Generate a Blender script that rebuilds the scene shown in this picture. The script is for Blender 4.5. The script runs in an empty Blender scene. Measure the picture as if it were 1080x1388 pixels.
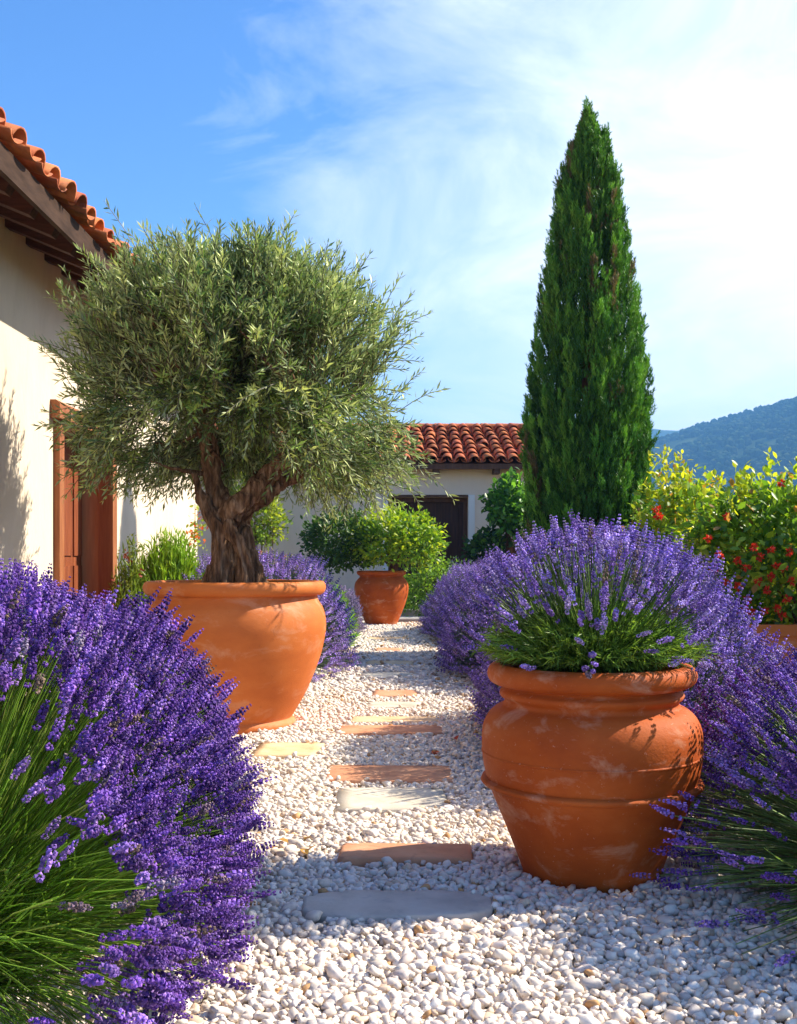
import bpy, math, random
import numpy as np
from mathutils import Vector, noise

rng = np.random.default_rng(11)
random.seed(5)
scene = bpy.context.scene
COL = scene.collection
PI = math.pi
F, HY, E = 1400.0, 760.0, 1.2          # focal length in photo pixels, horizon row, eye height


# ------------------------------------------------------------------ mesh collecting
def unit(v):
    v = np.asarray(v, float)
    return v / np.maximum(np.linalg.norm(v, axis=-1, keepdims=True), 1e-9)


class MB:
    """collects geometry (tris / quads + per-vertex colour) and links it as ONE mesh object"""
    def __init__(s):
        s.v, s.c, s.f3, s.f4, s.n = [], [], [], [], 0

    def add(s, v, f, c=(1, 1, 1)):
        v = np.asarray(v, float).reshape(-1, 3)
        f = np.asarray(f, int)
        c = np.asarray(c, float)
        if c.ndim == 1:
            c = np.tile(c, (len(v), 1))
        s.v.append(v)
        s.c.append(c)
        if len(f):
            (s.f3 if f.shape[1] == 3 else s.f4).append(f + s.n)
        s.n += len(v)

    def stamp(s, pv, pf, mats, locs, cols, pc=None):
        """K copies of a prototype; mats (K,3,3) columns = local axes; cols (K,3)"""
        K, n = len(locs), len(pv)
        if K == 0:
            return
        v = np.einsum('kij,nj->kni', mats, pv) + locs[:, None, :]
        c = np.repeat(cols[:, None, :], n, axis=1)
        if pc is not None:
            c = c * (pc[None] if pc.ndim == 2 else pc)
        f = pf[None] + (np.arange(K) * n)[:, None, None]
        s.add(v.reshape(-1, 3), f.reshape(-1, pf.shape[1]), c.reshape(-1, 3))

    def box(s, lo, hi, c=(1, 1, 1)):
        x0, y0, z0 = lo
        x1, y1, z1 = hi
        v = [(x0, y0, z0), (x1, y0, z0), (x1, y1, z0), (x0, y1, z0),
             (x0, y0, z1), (x1, y0, z1), (x1, y1, z1), (x0, y1, z1)]
        s.add(v, [(0, 3, 2, 1), (4, 5, 6, 7), (0, 1, 5, 4), (1, 2, 6, 5), (2, 3, 7, 6), (3, 0, 4, 7)], c)

    def prism(s, pts, axis_vec, c=(1, 1, 1)):
        """closed polygon pts extruded along axis_vec"""
        p = np.asarray(pts, float)
        n = len(p)
        v = np.vstack([p, p + np.asarray(axis_vec, float)])
        q = [(i, (i + 1) % n, n + (i + 1) % n, n + i) for i in range(n)]
        s.add(v, q, c)
        s.add(p, [(0, i + 1, i) for i in range(1, n - 1)], c)
        s.add(p + np.asarray(axis_vec, float), [(0, i, i + 1) for i in range(1, n - 1)], c)

    def tube(s, pts, radii, seg=8, c=(1, 1, 1), cap=True):
        p = np.asarray(pts, float)
        r = np.broadcast_to(np.asarray(radii, float), (len(p),))
        t = unit(np.gradient(p, axis=0))
        ref = np.array([0.31, 0.95, 0.05]) if abs(t[0][2]) > .7 else np.array([0, 0, 1.])
        a = unit(np.cross(t, ref))
        b = np.cross(t, a)
        th = np.linspace(0, 2 * PI, seg, endpoint=False)
        v = p[:, None] + r[:, None, None] * (np.cos(th)[None, :, None] * a[:, None] + np.sin(th)[None, :, None] * b[:, None])
        f = []
        for i in range(len(p) - 1):
            for j in range(seg):
                k = (j + 1) % seg
                f.append((i * seg + j, i * seg + k, (i + 1) * seg + k, (i + 1) * seg + j))
        v = v.reshape(-1, 3)
        s.add(v, f, c)
        if cap:
            for i0, d in ((0, -1), ((len(p) - 1) * seg, 1)):
                ring = v[i0:i0 + seg]
                s.add(np.vstack([ring, ring.mean(0)]), [((j, (j + 1) % seg, seg) if d > 0 else ((j + 1) % seg, j, seg)) for j in range(seg)], c)

    def lathe(s, prof, seg=96, cx=0, cy=0, wob=0.0, c=(1, 1, 1)):
        p = np.asarray(prof, float)
        th = np.linspace(0, 2 * PI, seg, endpoint=False)
        v = np.zeros((len(p), seg, 3))
        w = 1 + wob * (np.sin(2 * th + 1.1) + .6 * np.sin(3 * th + .4))
        v[..., 0] = cx + p[:, 0:1] * np.cos(th) * w
        v[..., 1] = cy + p[:, 0:1] * np.sin(th) * w
        v[..., 2] = p[:, 1:2]
        f = []
        for i in range(len(p) - 1):
            for j in range(seg):
                k = (j + 1) % seg
                f.append((i * seg + j, i * seg + k, (i + 1) * seg + k, (i + 1) * seg + j))
        s.add(v.reshape(-1, 3), f, c)

    def build(s, name, mat, parent=None, smooth=False):
        v = np.concatenate(s.v).astype(np.float32)
        c = np.concatenate(s.c).astype(np.float32)
        if parent is not None:
            v = v - np.array(ORG[parent.name], np.float32)
        me = bpy.data.meshes.new(name)
        f3 = np.concatenate(s.f3) if s.f3 else np.zeros((0, 3), int)
        f4 = np.concatenate(s.f4) if s.f4 else np.zeros((0, 4), int)
        me.vertices.add(len(v))
        me.vertices.foreach_set('co', v.ravel())
        me.loops.add(f3.size + f4.size)
        me.loops.foreach_set('vertex_index', np.concatenate([f3.ravel(), f4.ravel()]).astype(np.int32))
        me.polygons.add(len(f3) + len(f4))
        st = np.concatenate([np.arange(len(f3)) * 3, f3.size + np.arange(len(f4)) * 4])
        me.polygons.foreach_set('loop_start', st.astype(np.int32))
        at = me.attributes.new('Col', 'FLOAT_COLOR', 'POINT')
        at.data.foreach_set('color', np.hstack([c, np.ones((len(c), 1), np.float32)]).ravel())
        me.update(calc_edges=True)
        me.validate()
        (me.shade_smooth if smooth else me.shade_flat)()
        me.materials.append(mat)
        o = bpy.data.objects.new(name, me)
        COL.objects.link(o)
        if parent is not None:
            o.parent = parent
            ORG[o.name] = ORG[parent.name]
        else:
            ORG[o.name] = (0, 0, 0)
        return o


ORG = {}


def thing(name, label, cat, loc, group=None):
    o = bpy.data.objects.new(name, None)
    o.empty_display_size = .1
    COL.objects.link(o)
    o.location = loc
    ORG[o.name] = tuple(loc)
    o['label'] = label
    o['category'] = cat
    if group:
        o['group'] = group
    return o


def tag(o, label, cat, group=None):
    o['label'] = label
    o['category'] = cat
    if group:
        o['group'] = group
    return o


def frames(fwd, up):
    """matrices whose Y column is fwd and Z column near up"""
    f = unit(fwd)
    x = unit(np.cross(f, up))
    z = np.cross(x, f)
    return np.stack([x, f, z], axis=-1)


def rdirs(n):
    return unit(rng.normal(size=(n, 3)))


# ------------------------------------------------------------------ materials
def mat_new(name):
    m = bpy.data.materials.new(name)
    m.use_nodes = True
    nt = m.node_tree
    nt.nodes.clear()
    out = nt.nodes.new('ShaderNodeOutputMaterial')
    return m, nt, out


def N(nt, typ, **kw):
    n = nt.nodes.new(typ)
    for k, v in kw.items():
        if k.startswith('i_'):
            n.inputs[k[2:].replace('_', ' ')].default_value = v
        else:
            setattr(n, k, v)
    return n


def noise_tex(nt, scale, detail=4, rough=.55, vec=None, dist=0.0):
    n = N(nt, 'ShaderNodeTexNoise')
    n.inputs['Scale'].default_value = scale
    n.inputs['Detail'].default_value = detail
    n.inputs['Roughness'].default_value = rough
    n.inputs['Distortion'].default_value = dist
    if vec is not None:
        nt.links.new(vec, n.inputs['Vector'])
    return n.outputs['Fac']


def ramp(nt, fac, stops):
    r = N(nt, 'ShaderNodeValToRGB')
    el = r.color_ramp.elements
    while len(el) > 1:
        el.remove(el[-1])
    for i, (p, c) in enumerate(stops):
        e = el[0] if i == 0 else el.new(p)
        e.position = p
        e.color = (*c, 1) if len(c) == 3 else c
    nt.links.new(fac, r.inputs['Fac'])
    return r.outputs['Color']


def mix(nt, a, b, fac, typ='MIX'):
    m = N(nt, 'ShaderNodeMix', data_type='RGBA', blend_type=typ)
    for sock, v in ((m.inputs[6], a), (m.inputs[7], b), (m.inputs[0], fac)):
        if hasattr(v, 'is_output'):
            nt.links.new(v, sock)
        elif isinstance(v, (int, float)):
            sock.default_value = v
        else:
            sock.default_value = (*v, 1)
    return m.outputs[2]


def surface(name, cols, scale=3, detail=5, rough=.8, bump=.3, bscale=40, bdist=.01, attr=False, blotch=None, stretch=None, spec=.3, pebbly=None):
    """mottled solid material: cols = ramp stops over noise"""
    m, nt, out = mat_new(name)
    L = nt.links.new
    tc = N(nt, 'ShaderNodeTexCoord').outputs['Object']
    vec = tc
    if stretch:
        mp = N(nt, 'ShaderNodeMapping')
        mp.inputs['Scale'].default_value = stretch
        L(tc, mp.inputs['Vector'])
        vec = mp.outputs['Vector']
    base = ramp(nt, noise_tex(nt, scale, detail, .6, vec), cols)
    if blotch:
        bcol, bsc, lo, hi, amt = blotch
        f = ramp(nt, noise_tex(nt, bsc, 6, .65, vec, .4), [(lo, (0, 0, 0)), (hi, (amt, amt, amt))])
        base = mix(nt, base, bcol, f)
    if pebbly:
        pc, ps, lo, hi, amt = pebbly
        base = mix(nt, base, pc, ramp(nt, noise_tex(nt, ps, 3, .7, tc), [(lo, (0, 0, 0)), (hi, (amt, amt, amt))]))
    if attr:
        a = N(nt, 'ShaderNodeAttribute', attribute_name='Col')
        base = mix(nt, base, a.outputs['Color'], 1.0, 'MULTIPLY')
    p = N(nt, 'ShaderNodeBsdfPrincipled')
    p.inputs['Roughness'].default_value = rough
    p.inputs['Specular IOR Level'].default_value = spec
    L(base, p.inputs['Base Color'])
    if bump:
        b = N(nt, 'ShaderNodeBump')
        b.inputs['Strength'].default_value = bump
        b.inputs['Distance'].default_value = bdist
        L(noise_tex(nt, bscale, 6, .6, vec), b.inputs['Height'])
        L(b.outputs['Normal'], p.inputs['Normal'])
    L(p.outputs['BSDF'], out.inputs['Surface'])
    return m


def leafmat(name, trans=.35, rough=.5, spec=.35, back=None, tint=(1.0, 1.0, 1.0), hue=1.0):
    """attribute-coloured foliage that lets light through; back = colour of the leaf underside"""
    m, nt, out = mat_new(name)
    L = nt.links.new
    a = N(nt, 'ShaderNodeAttribute', attribute_name='Col').outputs['Color']
    col = a
    if back:
        g = N(nt, 'ShaderNodeNewGeometry').outputs['Backfacing']
        b = mix(nt, a, back, .75)
        col = mix(nt, a, b, g)
    p = N(nt, 'ShaderNodeBsdfPrincipled')
    p.inputs['Roughness'].default_value = rough
    p.inputs['Specular IOR Level'].default_value = spec
    L(col, p.inputs['Base Color'])
    t = N(nt, 'ShaderNodeBsdfTranslucent')
    L(mix(nt, col, tint, 1.0, 'MULTIPLY'), t.inputs['Color'])
    s = N(nt, 'ShaderNodeMixShader')
    s.inputs['Fac'].default_value = trans
    L(p.outputs['BSDF'], s.inputs[1])
    L(t.outputs['BSDF'], s.inputs[2])
    L(s.outputs['Shader'], out.inputs['Surface'])
    return m


M = {}
M['plaster'] = surface('plaster', [(.3, (.62, .51, .39)), (.5, (.70, .59, .46)), (.72, (.75, .66, .53))], scale=.9, detail=8, rough=.9, bump=.35, bscale=14, bdist=.02, blotch=((.50, .39, .28), 1.6, .50, .74, .5), stretch=(1, 1, .35), spec=.15)
M['plaster_shade'] = surface('pink_plaster', [(.3, (.74, .57, .43)), (.5, (.81, .645, .50)), (.72, (.84, .70, .56))], scale=.8, detail=8, rough=.9, bump=.3, bscale=14, bdist=.02, blotch=((.50, .41, .36), 1.0, .52, .74, .5), stretch=(1, 1, .45), spec=.15)
M['terracotta'] = surface('terracotta', [(.25, (.48, .115, .022)), (.5, (.58, .155, .030)), (.75, (.65, .20, .048))], scale=2.6, detail=8, rough=.62, bump=.22, bscale=55, bdist=.006, blotch=((.70, .38, .22), 3.6, .52, .74, .6), stretch=(1, 1, 2.0), spec=.25, pebbly=((.34, .09, .03), 45, .64, .76, .55))
M['terracotta_old'] = surface('weathered_terracotta', [(.25, (.31, .052, .008)), (.5, (.44, .084, .011)), (.75, (.54, .125, .022))], scale=3.4, detail=9, rough=.66, bump=.3, bscale=60, bdist=.006, blotch=((.62, .33, .2), 5.5, .55, .70, .62), stretch=(1, 1, 1.6), spec=.18, pebbly=((.72, .46, .32), 70, .66, .74, .6))
M['tile'] = surface('roof_clay', [(.25, (.36, .085, .028)), (.5, (.55, .15, .05)), (.75, (.66, .25, .10))], scale=7, detail=6, rough=.75, bump=.35, bscale=50, bdist=.008, attr=True, blotch=((.13, .085, .065), 5, .54, .70, .75), spec=.25)
M['dark_wood'] = surface('dark_wood', [(.3, (.055, .022, .012)), (.55, (.10, .042, .022)), (.75, (.15, .07, .036))], scale=5, rough=.6, bump=.4, bscale=30, stretch=(6, 6, .5))
M['rafter_wood'] = surface('rafter_wood', [(.3, (.045, .016, .01)), (.55, (.085, .03, .016)), (.75, (.12, .05, .026))], scale=6, rough=.7, bump=.4, bscale=30, stretch=(.6, 5, 5))
M['soffit_wood'] = surface('soffit_wood', [(.3, (.50, .14, .030)), (.55, (.62, .20, .05)), (.75, (.70, .27, .08))], scale=5, rough=.7, bump=.3, bscale=30, stretch=(4, .6, 4))
M['old_door_wood'] = surface('old_door_wood', [(.3, (.035, .013, .008)), (.55, (.07, .024, .013)), (.75, (.11, .04, .02))], scale=5, rough=.6, bump=.4, bscale=26, stretch=(6, 6, .45))
M['door_wood'] = surface('door_wood', [(.3, (.16, .040, .016)), (.55, (.25, .068, .026)), (.75, (.32, .10, .04))], scale=5, rough=.5, bump=.3, bscale=26, stretch=(6, 6, .45))
M['frame_wood'] = surface('frame_wood', [(.3, (.24, .075, .027)), (.55, (.33, .115, .042)), (.75, (.42, .175, .07))], scale=5, rough=.55, bump=.3, bscale=26, stretch=(6, 6, .45))
M['tan_wood'] = surface('tan_wood', [(.3, (.40, .20, .10)), (.55, (.50, .27, .14)), (.75, (.58, .34, .19))], scale=4, rough=.6, bump=.25, bscale=26, stretch=(6, 6, .45))
M['fascia'] = surface('fascia_metal', [(.3, (.035, .02, .014)), (.55, (.06, .035, .025)), (.75, (.08, .045, .03))], scale=6, rough=.8, spec=.1, bump=.15, bscale=30, stretch=(3, .6, 3))
M['iron'] = surface('iron', [(.3, (.02, .018, .016)), (.7, (.05, .045, .04))], scale=10, rough=.45, bump=.2)
M['soil'] = surface('soil', [(.3, (.05, .032, .02)), (.55, (.10, .066, .042)), (.75, (.17, .12, .08))], scale=9, detail=8, rough=.95, bump=.8, bscale=30, bdist=.03, spec=.1)
M['ground'] = surface('ground_soil', [(.3, (.09, .065, .035)), (.5, (.16, .12, .07)), (.72, (.24, .19, .12))], scale=1.3, detail=9, rough=.95, bump=.7, bscale=25, bdist=.03, spec=.1)
M['gravelbed'] = surface('gravel_bed', [(.3, (.30, .25, .20)), (.5, (.46, .41, .36)), (.72, (.62, .57, .52))], scale=30, detail=6, rough=.95, bump=.9, bscale=55, bdist=.02, spec=.15)
M['pebble'] = surface('pebble', [(.3, (.78, .76, .73)), (.5, (.92, .90, .88)), (.75, (1, .99, .98))], scale=45, detail=5, rough=.7, bump=.25, bscale=120, bdist=.004, attr=True, spec=.25)
M['flag'] = surface('grey_flagstone', [(.3, (.45, .39, .32)), (.5, (.58, .50, .41)), (.75, (.66, .59, .49))], scale=7, detail=8, rough=.85, bump=.35, bscale=45, bdist=.006, blotch=((.28, .26, .25), 12, .58, .72, .5), spec=.2)
M['limestone'] = surface('limestone', [(.3, (.50, .42, .31)), (.5, (.62, .54, .42)), (.75, (.70, .63, .51))], scale=6, detail=8, rough=.85, bump=.35, bscale=40, bdist=.006, blotch=((.60, .42, .24), 13, .62, .72, .7), spec=.2)
M['clayslab'] = surface('clay_slab', [(.3, (.52, .22, .11)), (.5, (.63, .30, .16)), (.75, (.70, .39, .23))], scale=6, detail=8, rough=.85, bump=.4, bscale=40, bdist=.006, blotch=((.36, .17, .10), 11, .60, .72, .6), spec=.2)
M['tanslab'] = surface('tan_slab', [(.3, (.64, .40, .20)), (.5, (.74, .50, .28)), (.75, (.80, .60, .38))], scale=6, detail=8, rough=.85, bump=.4, bscale=40, bdist=.006, blotch=((.45, .26, .13), 11, .62, .74, .6), spec=.2)
M['greystep'] = surface('grey_step', [(.3, (.30, .28, .27)), (.5, (.40, .38, .36)), (.75, (.48, .46, .44))], scale=4, rough=.85, bump=.3)
M['bark'] = surface('olive_bark', [(.32, (.045, .023, .012)), (.5, (.20, .105, .055)), (.68, (.42, .26, .155))], scale=14, detail=9, rough=.9, bump=1.0, bscale=22, bdist=.03, stretch=(2.2, 2.2, .42), spec=.15)
M['bark2'] = surface('red_bark', [(.3, (.09, .032, .018)), (.5, (.17, .065, .035)), (.75, (.25, .11, .06))], scale=9, detail=7, rough=.85, bump=.6, bscale=25, bdist=.02, stretch=(2, 2, .5), spec=.15)
M['stem'] = leafmat('stem_green', trans=.35, rough=.45, tint=(1.2, 1.25, .8))
M['lav'] = leafmat('lavender_bloom', trans=.28, rough=.6, spec=.2, tint=(1.05, 1.0, 1.1))
M['olive_leaf'] = leafmat('olive_leaf', trans=.20, rough=.5, spec=.4, back=(.42, .47, .26), tint=(1.2, 1.3, .8))
M['cypress'] = leafmat('cypress_leaf', trans=.22, rough=.6, spec=.25, tint=(1.2, 1.25, .7))
M['leaf'] = leafmat('shrub_leaf', trans=.48, rough=.4, spec=.45, tint=(1.35, 1.3, .7))
M['petal'] = leafmat('petal', trans=.35, rough=.6, spec=.2)
M['hill'] = surface('hill_ground', [(.3, (.035, .055, .02)), (.5, (.055, .085, .03)), (.7, (.10, .12, .05))], scale=.012, detail=10, rough=1, bump=0, spec=0)
M['forest'] = leafmat('forest_leaf', trans=0, rough=1, spec=0)
M['white_wall'] = surface('white_wall', [(.3, (.74, .72, .68)), (.7, (.8, .78, .74))], scale=1, bump=0)

# ------------------------------------------------------------------ camera, sun, sky, exposure
cam = bpy.data.cameras.new('camera')
cam.sensor_fit = 'AUTO'
cam.sensor_width = 36
cam.lens = F / 1388 * 36
cam.shift_y = (HY - 694) / 1388
cam.clip_start = .05
cam.clip_end = 30000
co = bpy.data.objects.new('camera', cam)
COL.objects.link(co)
co.location = (0, 0, E)
co.rotation_euler = (PI / 2, 0, 0)
scene.camera = co

SUN_EL, SUN_AZ = math.radians(40), math.radians(74)          # azimuth from +Y towards +X
sd = Vector((math.sin(SUN_AZ) * math.cos(SUN_EL), math.cos(SUN_AZ) * math.cos(SUN_EL), math.sin(SUN_EL)))
sl = bpy.data.lights.new('sun', 'SUN')
sl.energy = 5.0
sl.angle = math.radians(.6)
sl.color = (1.0, .91, .76)
so = bpy.data.objects.new('sun', sl)
COL.objects.link(so)
so.location = (30, 12, 30)
so.rotation_euler = (-sd).to_track_quat('-Z', 'Y').to_euler()

w = bpy.data.worlds.new('World')
scene.world = w
w.use_nodes = True
nt = w.node_tree
nt.nodes.clear()
L = nt.links.new
wo = N(nt, 'ShaderNodeOutputWorld')
bg = N(nt, 'ShaderNodeBackground')
bg.inputs['Strength'].default_value = .15
sky = N(nt, 'ShaderNodeTexSky', sky_type='NISHITA')
sky.sun_disc = False
sky.sun_elevation = SUN_EL
sky.sun_rotation = SUN_AZ
sky.altitude = 200
sky.air_density = 1.0
sky.dust_density = .35
sky.ozone_density = 3.0
tc = N(nt, 'ShaderNodeTexCoord').outputs['Generated']
# thin cirrus: streaky noise in direction space, thicker towards the sun's side
mp = N(nt, 'ShaderNodeMapping')
mp.inputs['Scale'].default_value = (1.9, 1.9, 4.6)
mp.inputs['Rotation'].default_value = (.0, .42, .3)
L(tc, mp.inputs['Vector'])
nz = noise_tex(nt, 2.1, 9, .62, mp.outputs['Vector'], .7)
dot = N(nt, 'ShaderNodeVectorMath', operation='DOT_PRODUCT')
L(tc, dot.inputs[0])
g = Vector((.80, .45, .03)).normalized()
dot.inputs[1].default_value = g
mr = N(nt, 'ShaderNodeMapRange')
mr.inputs['From Min'].default_value = .15
mr.inputs['From Max'].default_value = .80
mr.inputs['To Min'].default_value = -.46
mr.inputs['To Max'].default_value = .47
L(dot.outputs['Value'], mr.inputs['Value'])
ad = N(nt, 'ShaderNodeMath', operation='ADD')
L(nz, ad.inputs[0])
L(mr.outputs['Result'], ad.inputs[1])
cf = ramp(nt, ad.outputs[0], [(.26, (0, 0, 0)), (.60, (.42, .42, .42)), (1.0, (1, 1, 1))])
hs = N(nt, 'ShaderNodeHueSaturation')
hs.inputs['Saturation'].default_value = 1.25
hs.inputs['Hue'].default_value = .508
hs.inputs['Value'].default_value = .84
L(sky.outputs['Color'], hs.inputs['Color'])
cloudy = mix(nt, hs.outputs['Color'], (5.0, 5.2, 5.5), cf)
L(cloudy, bg.inputs['Color'])
L(bg.outputs['Background'], wo.inputs['Surface'])

scene.view_settings.view_transform = 'Standard'
scene.view_settings.look = 'None'
scene.view_settings.exposure = 1.08
scene.view_settings.gamma = 1
scene.cycles.max_bounces = 8
scene.cycles.diffuse_bounces = 4
scene.cycles.transmission_bounces = 6
scene.cycles.transparent_max_bounces = 8
scene.cycles.volume_bounces = 0
scene.cycles.caustics_reflective = False
scene.cycles.caustics_refractive = False


# ------------------------------------------------------------------ ground, hills
def struct(o):
    o['kind'] = 'structure'
    return o


mb = MB()
S = 9000.0
xs = np.array([-S, -200, -30, 30, 200, S])
ys = np.array([-60, -10, 40, 250, 650, S])
gv = [(x, y, 0 if y <= 40 else (-2.5 if y < 300 else -14)) for y in ys for x in xs]
mb.add(gv, [(j * 6 + i, j * 6 + i + 1, (j + 1) * 6 + i + 1, (j + 1) * 6 + i) for j in range(5) for i in range(5)])
struct(mb.build('ground', M['ground']))


def fbm(x, y, s, seed=0, oct=5):
    return np.array([noise.fractal(Vector((a / s + seed, b / s - seed, seed * .37)), 1.0, 2.0, oct) for a, b in zip(x, y)])


def hill(name, x0, x1, y0, y1, nx, ny, prof, depth_shape, amp, seed):
    xs = np.linspace(x0, x1, nx)
    ys = np.linspace(y0, y1, ny)
    X, Y = np.meshgrid(xs, ys)
    t = (Y - y0) / (y1 - y0)
    Z = prof(X, Y) * depth_shape(t)
    Z = Z + amp * fbm(X.ravel(), Y.ravel(), 130, seed).reshape(X.shape) * np.clip(depth_shape(t), 0, 1) - 14
    mb = MB()
    idx = np.arange(nx * ny).reshape(ny, nx)
    q = np.stack([idx[:-1, :-1], idx[:-1, 1:], idx[1:, 1:], idx[1:, :-1]], -1).reshape(-1, 4)
    mb.add(np.stack([X, Y, Z], -1).reshape(-1, 3), q)
    return struct(mb.build(name, M['hill'], smooth=True)), X, Y, Z


def near_prof(X, Y):
    px = 540 + F * X / 1500.0
    ridge = np.interp(px, [560, 700, 800, 880, 940, 1000, 1080, 1200, 1500], [735, 690, 648, 606, 582, 564, 545, 515, 480])
    return (HY - ridge) / F * 1500 + 14


hill_o, HX, HYY, HZ = hill('hill', 0, 1150, 700, 1750, 116, 100, near_prof,
                           lambda t: np.where(t < .78, np.sin(np.clip(t / .78, 0, 1) * PI / 2) ** 1.15, np.cos((t - .78) / .22 * PI / 2 * .7)), 9, 3)


def far_prof(X, Y):
    px = 540 + F * X / 4300.0
    ridge = np.interp(px, [300, 600, 760, 860, 905, 960, 1100], [690, 640, 603, 586, 584, 590, 640])
    return (HY - ridge) / F * 4300 + 14


hill('far_hill', -900, 2000, 3300, 4700, 80, 30, far_prof, lambda t: np.sin(np.clip(t / .72, 0, 1.39) * PI / 2), 14, 8)

# forest on the hillside: one countless mass of low crowns
ico_v = []
import bmesh


def ico(sub):
    bm = bmesh.new()
    bmesh.ops.create_icosphere(bm, subdivisions=sub, radius=1)
    v = np.array([x.co[:] for x in bm.verts])
    f = np.array([[a.index for a in p.verts] for p in bm.faces])
    bm.free()
    return v, f


I1, I2 = ico(1), ico(2)
mb = MB()
K = 17000
fi = rng.uniform(0, HX.shape[1] - 1.001, K)
fj = rng.uniform(0, HX.shape[0] - 1.001, K)
i0, j0 = fi.astype(int), fj.astype(int)
a, b = fi - i0, fj - j0


def bil(A):
    return (A[j0, i0] * (1 - a) * (1 - b) + A[j0, i0 + 1] * a * (1 - b) + A[j0 + 1, i0] * (1 - a) * b + A[j0 + 1, i0 + 1] * a * b)


P = np.stack([bil(HX), bil(HYY), bil(HZ)], -1)
dens = fbm(P[:, 0], P[:, 1], 90, 21)
keep = (dens > -.28 - .25 * rng.random(K))
P = P[keep]
K = len(P)
r = rng.uniform(2.6, 5.2, K)
mats = np.zeros((K, 3, 3))
mats[:, 0, 0] = r * rng.uniform(.8, 1.2, K)
mats[:, 1, 1] = r
mats[:, 2, 2] = r * rng.uniform(.8, 1.5, K)
P[:, 2] += r * .55
pal = np.array([(.030, .055, .018), (.045, .075, .022), (.065, .085, .030), (.035, .060, .028)])
cc = pal[rng.integers(0, 4, K)] * rng.uniform(.7, 1.35, (K, 1))
pv = I1[0][None] * rng.uniform(.82, 1.15, (1, len(I1[0]), 1))
mb.stamp(pv[0], I1[1], mats, P, cc)
fo = mb.build('forest', M['forest'])
fo['kind'] = 'stuff'
fo['label'] = 'blue green woodland covering the far hillside'

# white house on the hillside
hx = (1001 - 540) / F * 1330
hz = 1.2 + (HY - 626) / F * 1330
th = thing('hillside_house', 'tiny white house alone on the blue wooded hillside', 'house', (hx, 1330, hz))
mb = MB()
mb.box((hx - 5.5, 1326, hz - 6), (hx + 3, 1336, hz + 5))
mb.box((hx + 3.02, 1327, hz - 6), (hx + 7, 1335, hz + 2.6))
mb.build('wall', M['white_wall'], th)
mb = MB()
mb.prism([(hx - 6.2, 1325.3, hz + 5.02), (hx - 6.2, 1336.7, hz + 5.02), (hx - 6.2, 1331, hz + 7.6)], (9.9, 0, 0), (1, .9, .8))
mb.build('roof', M['white_wall'], th)

# ------------------------------------------------------------------ gravel path
POTS = []          # (x, y, [(z, r)...])


def in_pots(p, pad=0.0):
    bad = np.zeros(len(p), bool)
    for (x, y, zr) in POTS:
        z, rr = zip(*zr)
        rad = np.interp(p[:, 2], z, rr, left=rr[0], right=0)
        bad |= ((p[:, 0] - x) ** 2 + (p[:, 1] - y) ** 2) < (rad + pad) ** 2
    return bad


def depth_of(py):
    return F * E / (py - HY)


def gx(px, d):
    return (px - 540) / F * d


# path edges (x left / right by distance)
PY = np.array([1.6, 2.6, 3.2, 4.5, 6, 8, 10, 14, 19.6])
PXL = np.array([-1.0, -1.05, -1.05, -1.1, -1.5, -1.3, -1.05, -.85, -.75])
PXR = np.array([1.75, 1.75, 1.7, 1.5, 1.2, .95, .85, .7, .6])
mb = MB()
yy = np.linspace(1.2, 19.6, 60)
lv = [(np.interp(y, PY, PXL), y, .006) for y in yy]
rv = [(np.interp(y, PY, PXR), y, .006) for y in yy]
mb.add(lv + rv, [(i, 60 + i, 61 + i, i + 1) for i in range(59)])
path = struct(mb.build('gravel_path', M['gravelbed']))

# stepping stones: (px0, px1, py_far, py_near, material, lift, outline, label)
G = 'stepping stones set in the gravel path'
STONES = [
    (408, 666, 1221, 1258, 'flag', .030, 'oval', 'large grey oval flagstone, the stepping stone nearest the viewer'),
    (460, 640, 1159, 1180, 'clayslab', .040, 'brick', 'long orange clay slab just behind the grey oval flagstone'),
    (455, 606, 1076, 1108, 'limestone', .024, 'square', 'pale cream limestone square with pitted surface, broadest of the rectangular slabs'),
    (443, 614, 1045, 1067, 'clayslab', .024, 'brick', 'pinkish terracotta slab touching the back of the pale limestone square'),
    (345, 436, 1013, 1033, 'tanslab', .024, 'brick', 'yellowish tan slab set left of the path beside the olive pot'),
    (459, 600, 990, 1002, 'clayslab', .030, 'brick', 'long orange slab level with the foot of the olive pot'),
    (476, 592, 977, 985, 'tanslab', .024, 'brick', 'thin sandy slab lying directly behind the long orange slab by the olive pot'),
    (497, 572, 956, 964, 'limestone', .022, 'square', 'short whitish slab half sunk in gravel, seventh row from the viewer'),
    (503, 566, 940, 949, 'clayslab', .022, 'brick', 'short orange slab behind the half sunk whitish slab'),
    (490, 562, 915, 922, 'limestone', .020, 'square', 'faint white slab midway along the path'),
    (495, 561, 899, 905, 'tanslab', .022, 'brick', 'golden slab just past the faint white slab midway along path'),
    (508, 546, 881, 886, 'clayslab', .020, 'brick', 'smallest orange slab far along the path'),
    (494, 552, 866, 870, 'tanslab', .020, 'brick', 'thin tan slab, second from the far end of the gravel'),
    (498, 560, 856, 859, 'limestone', .020, 'brick', 'thin pale slab at the far end beside the distant pot'),
]
SPOLY = []
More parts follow.
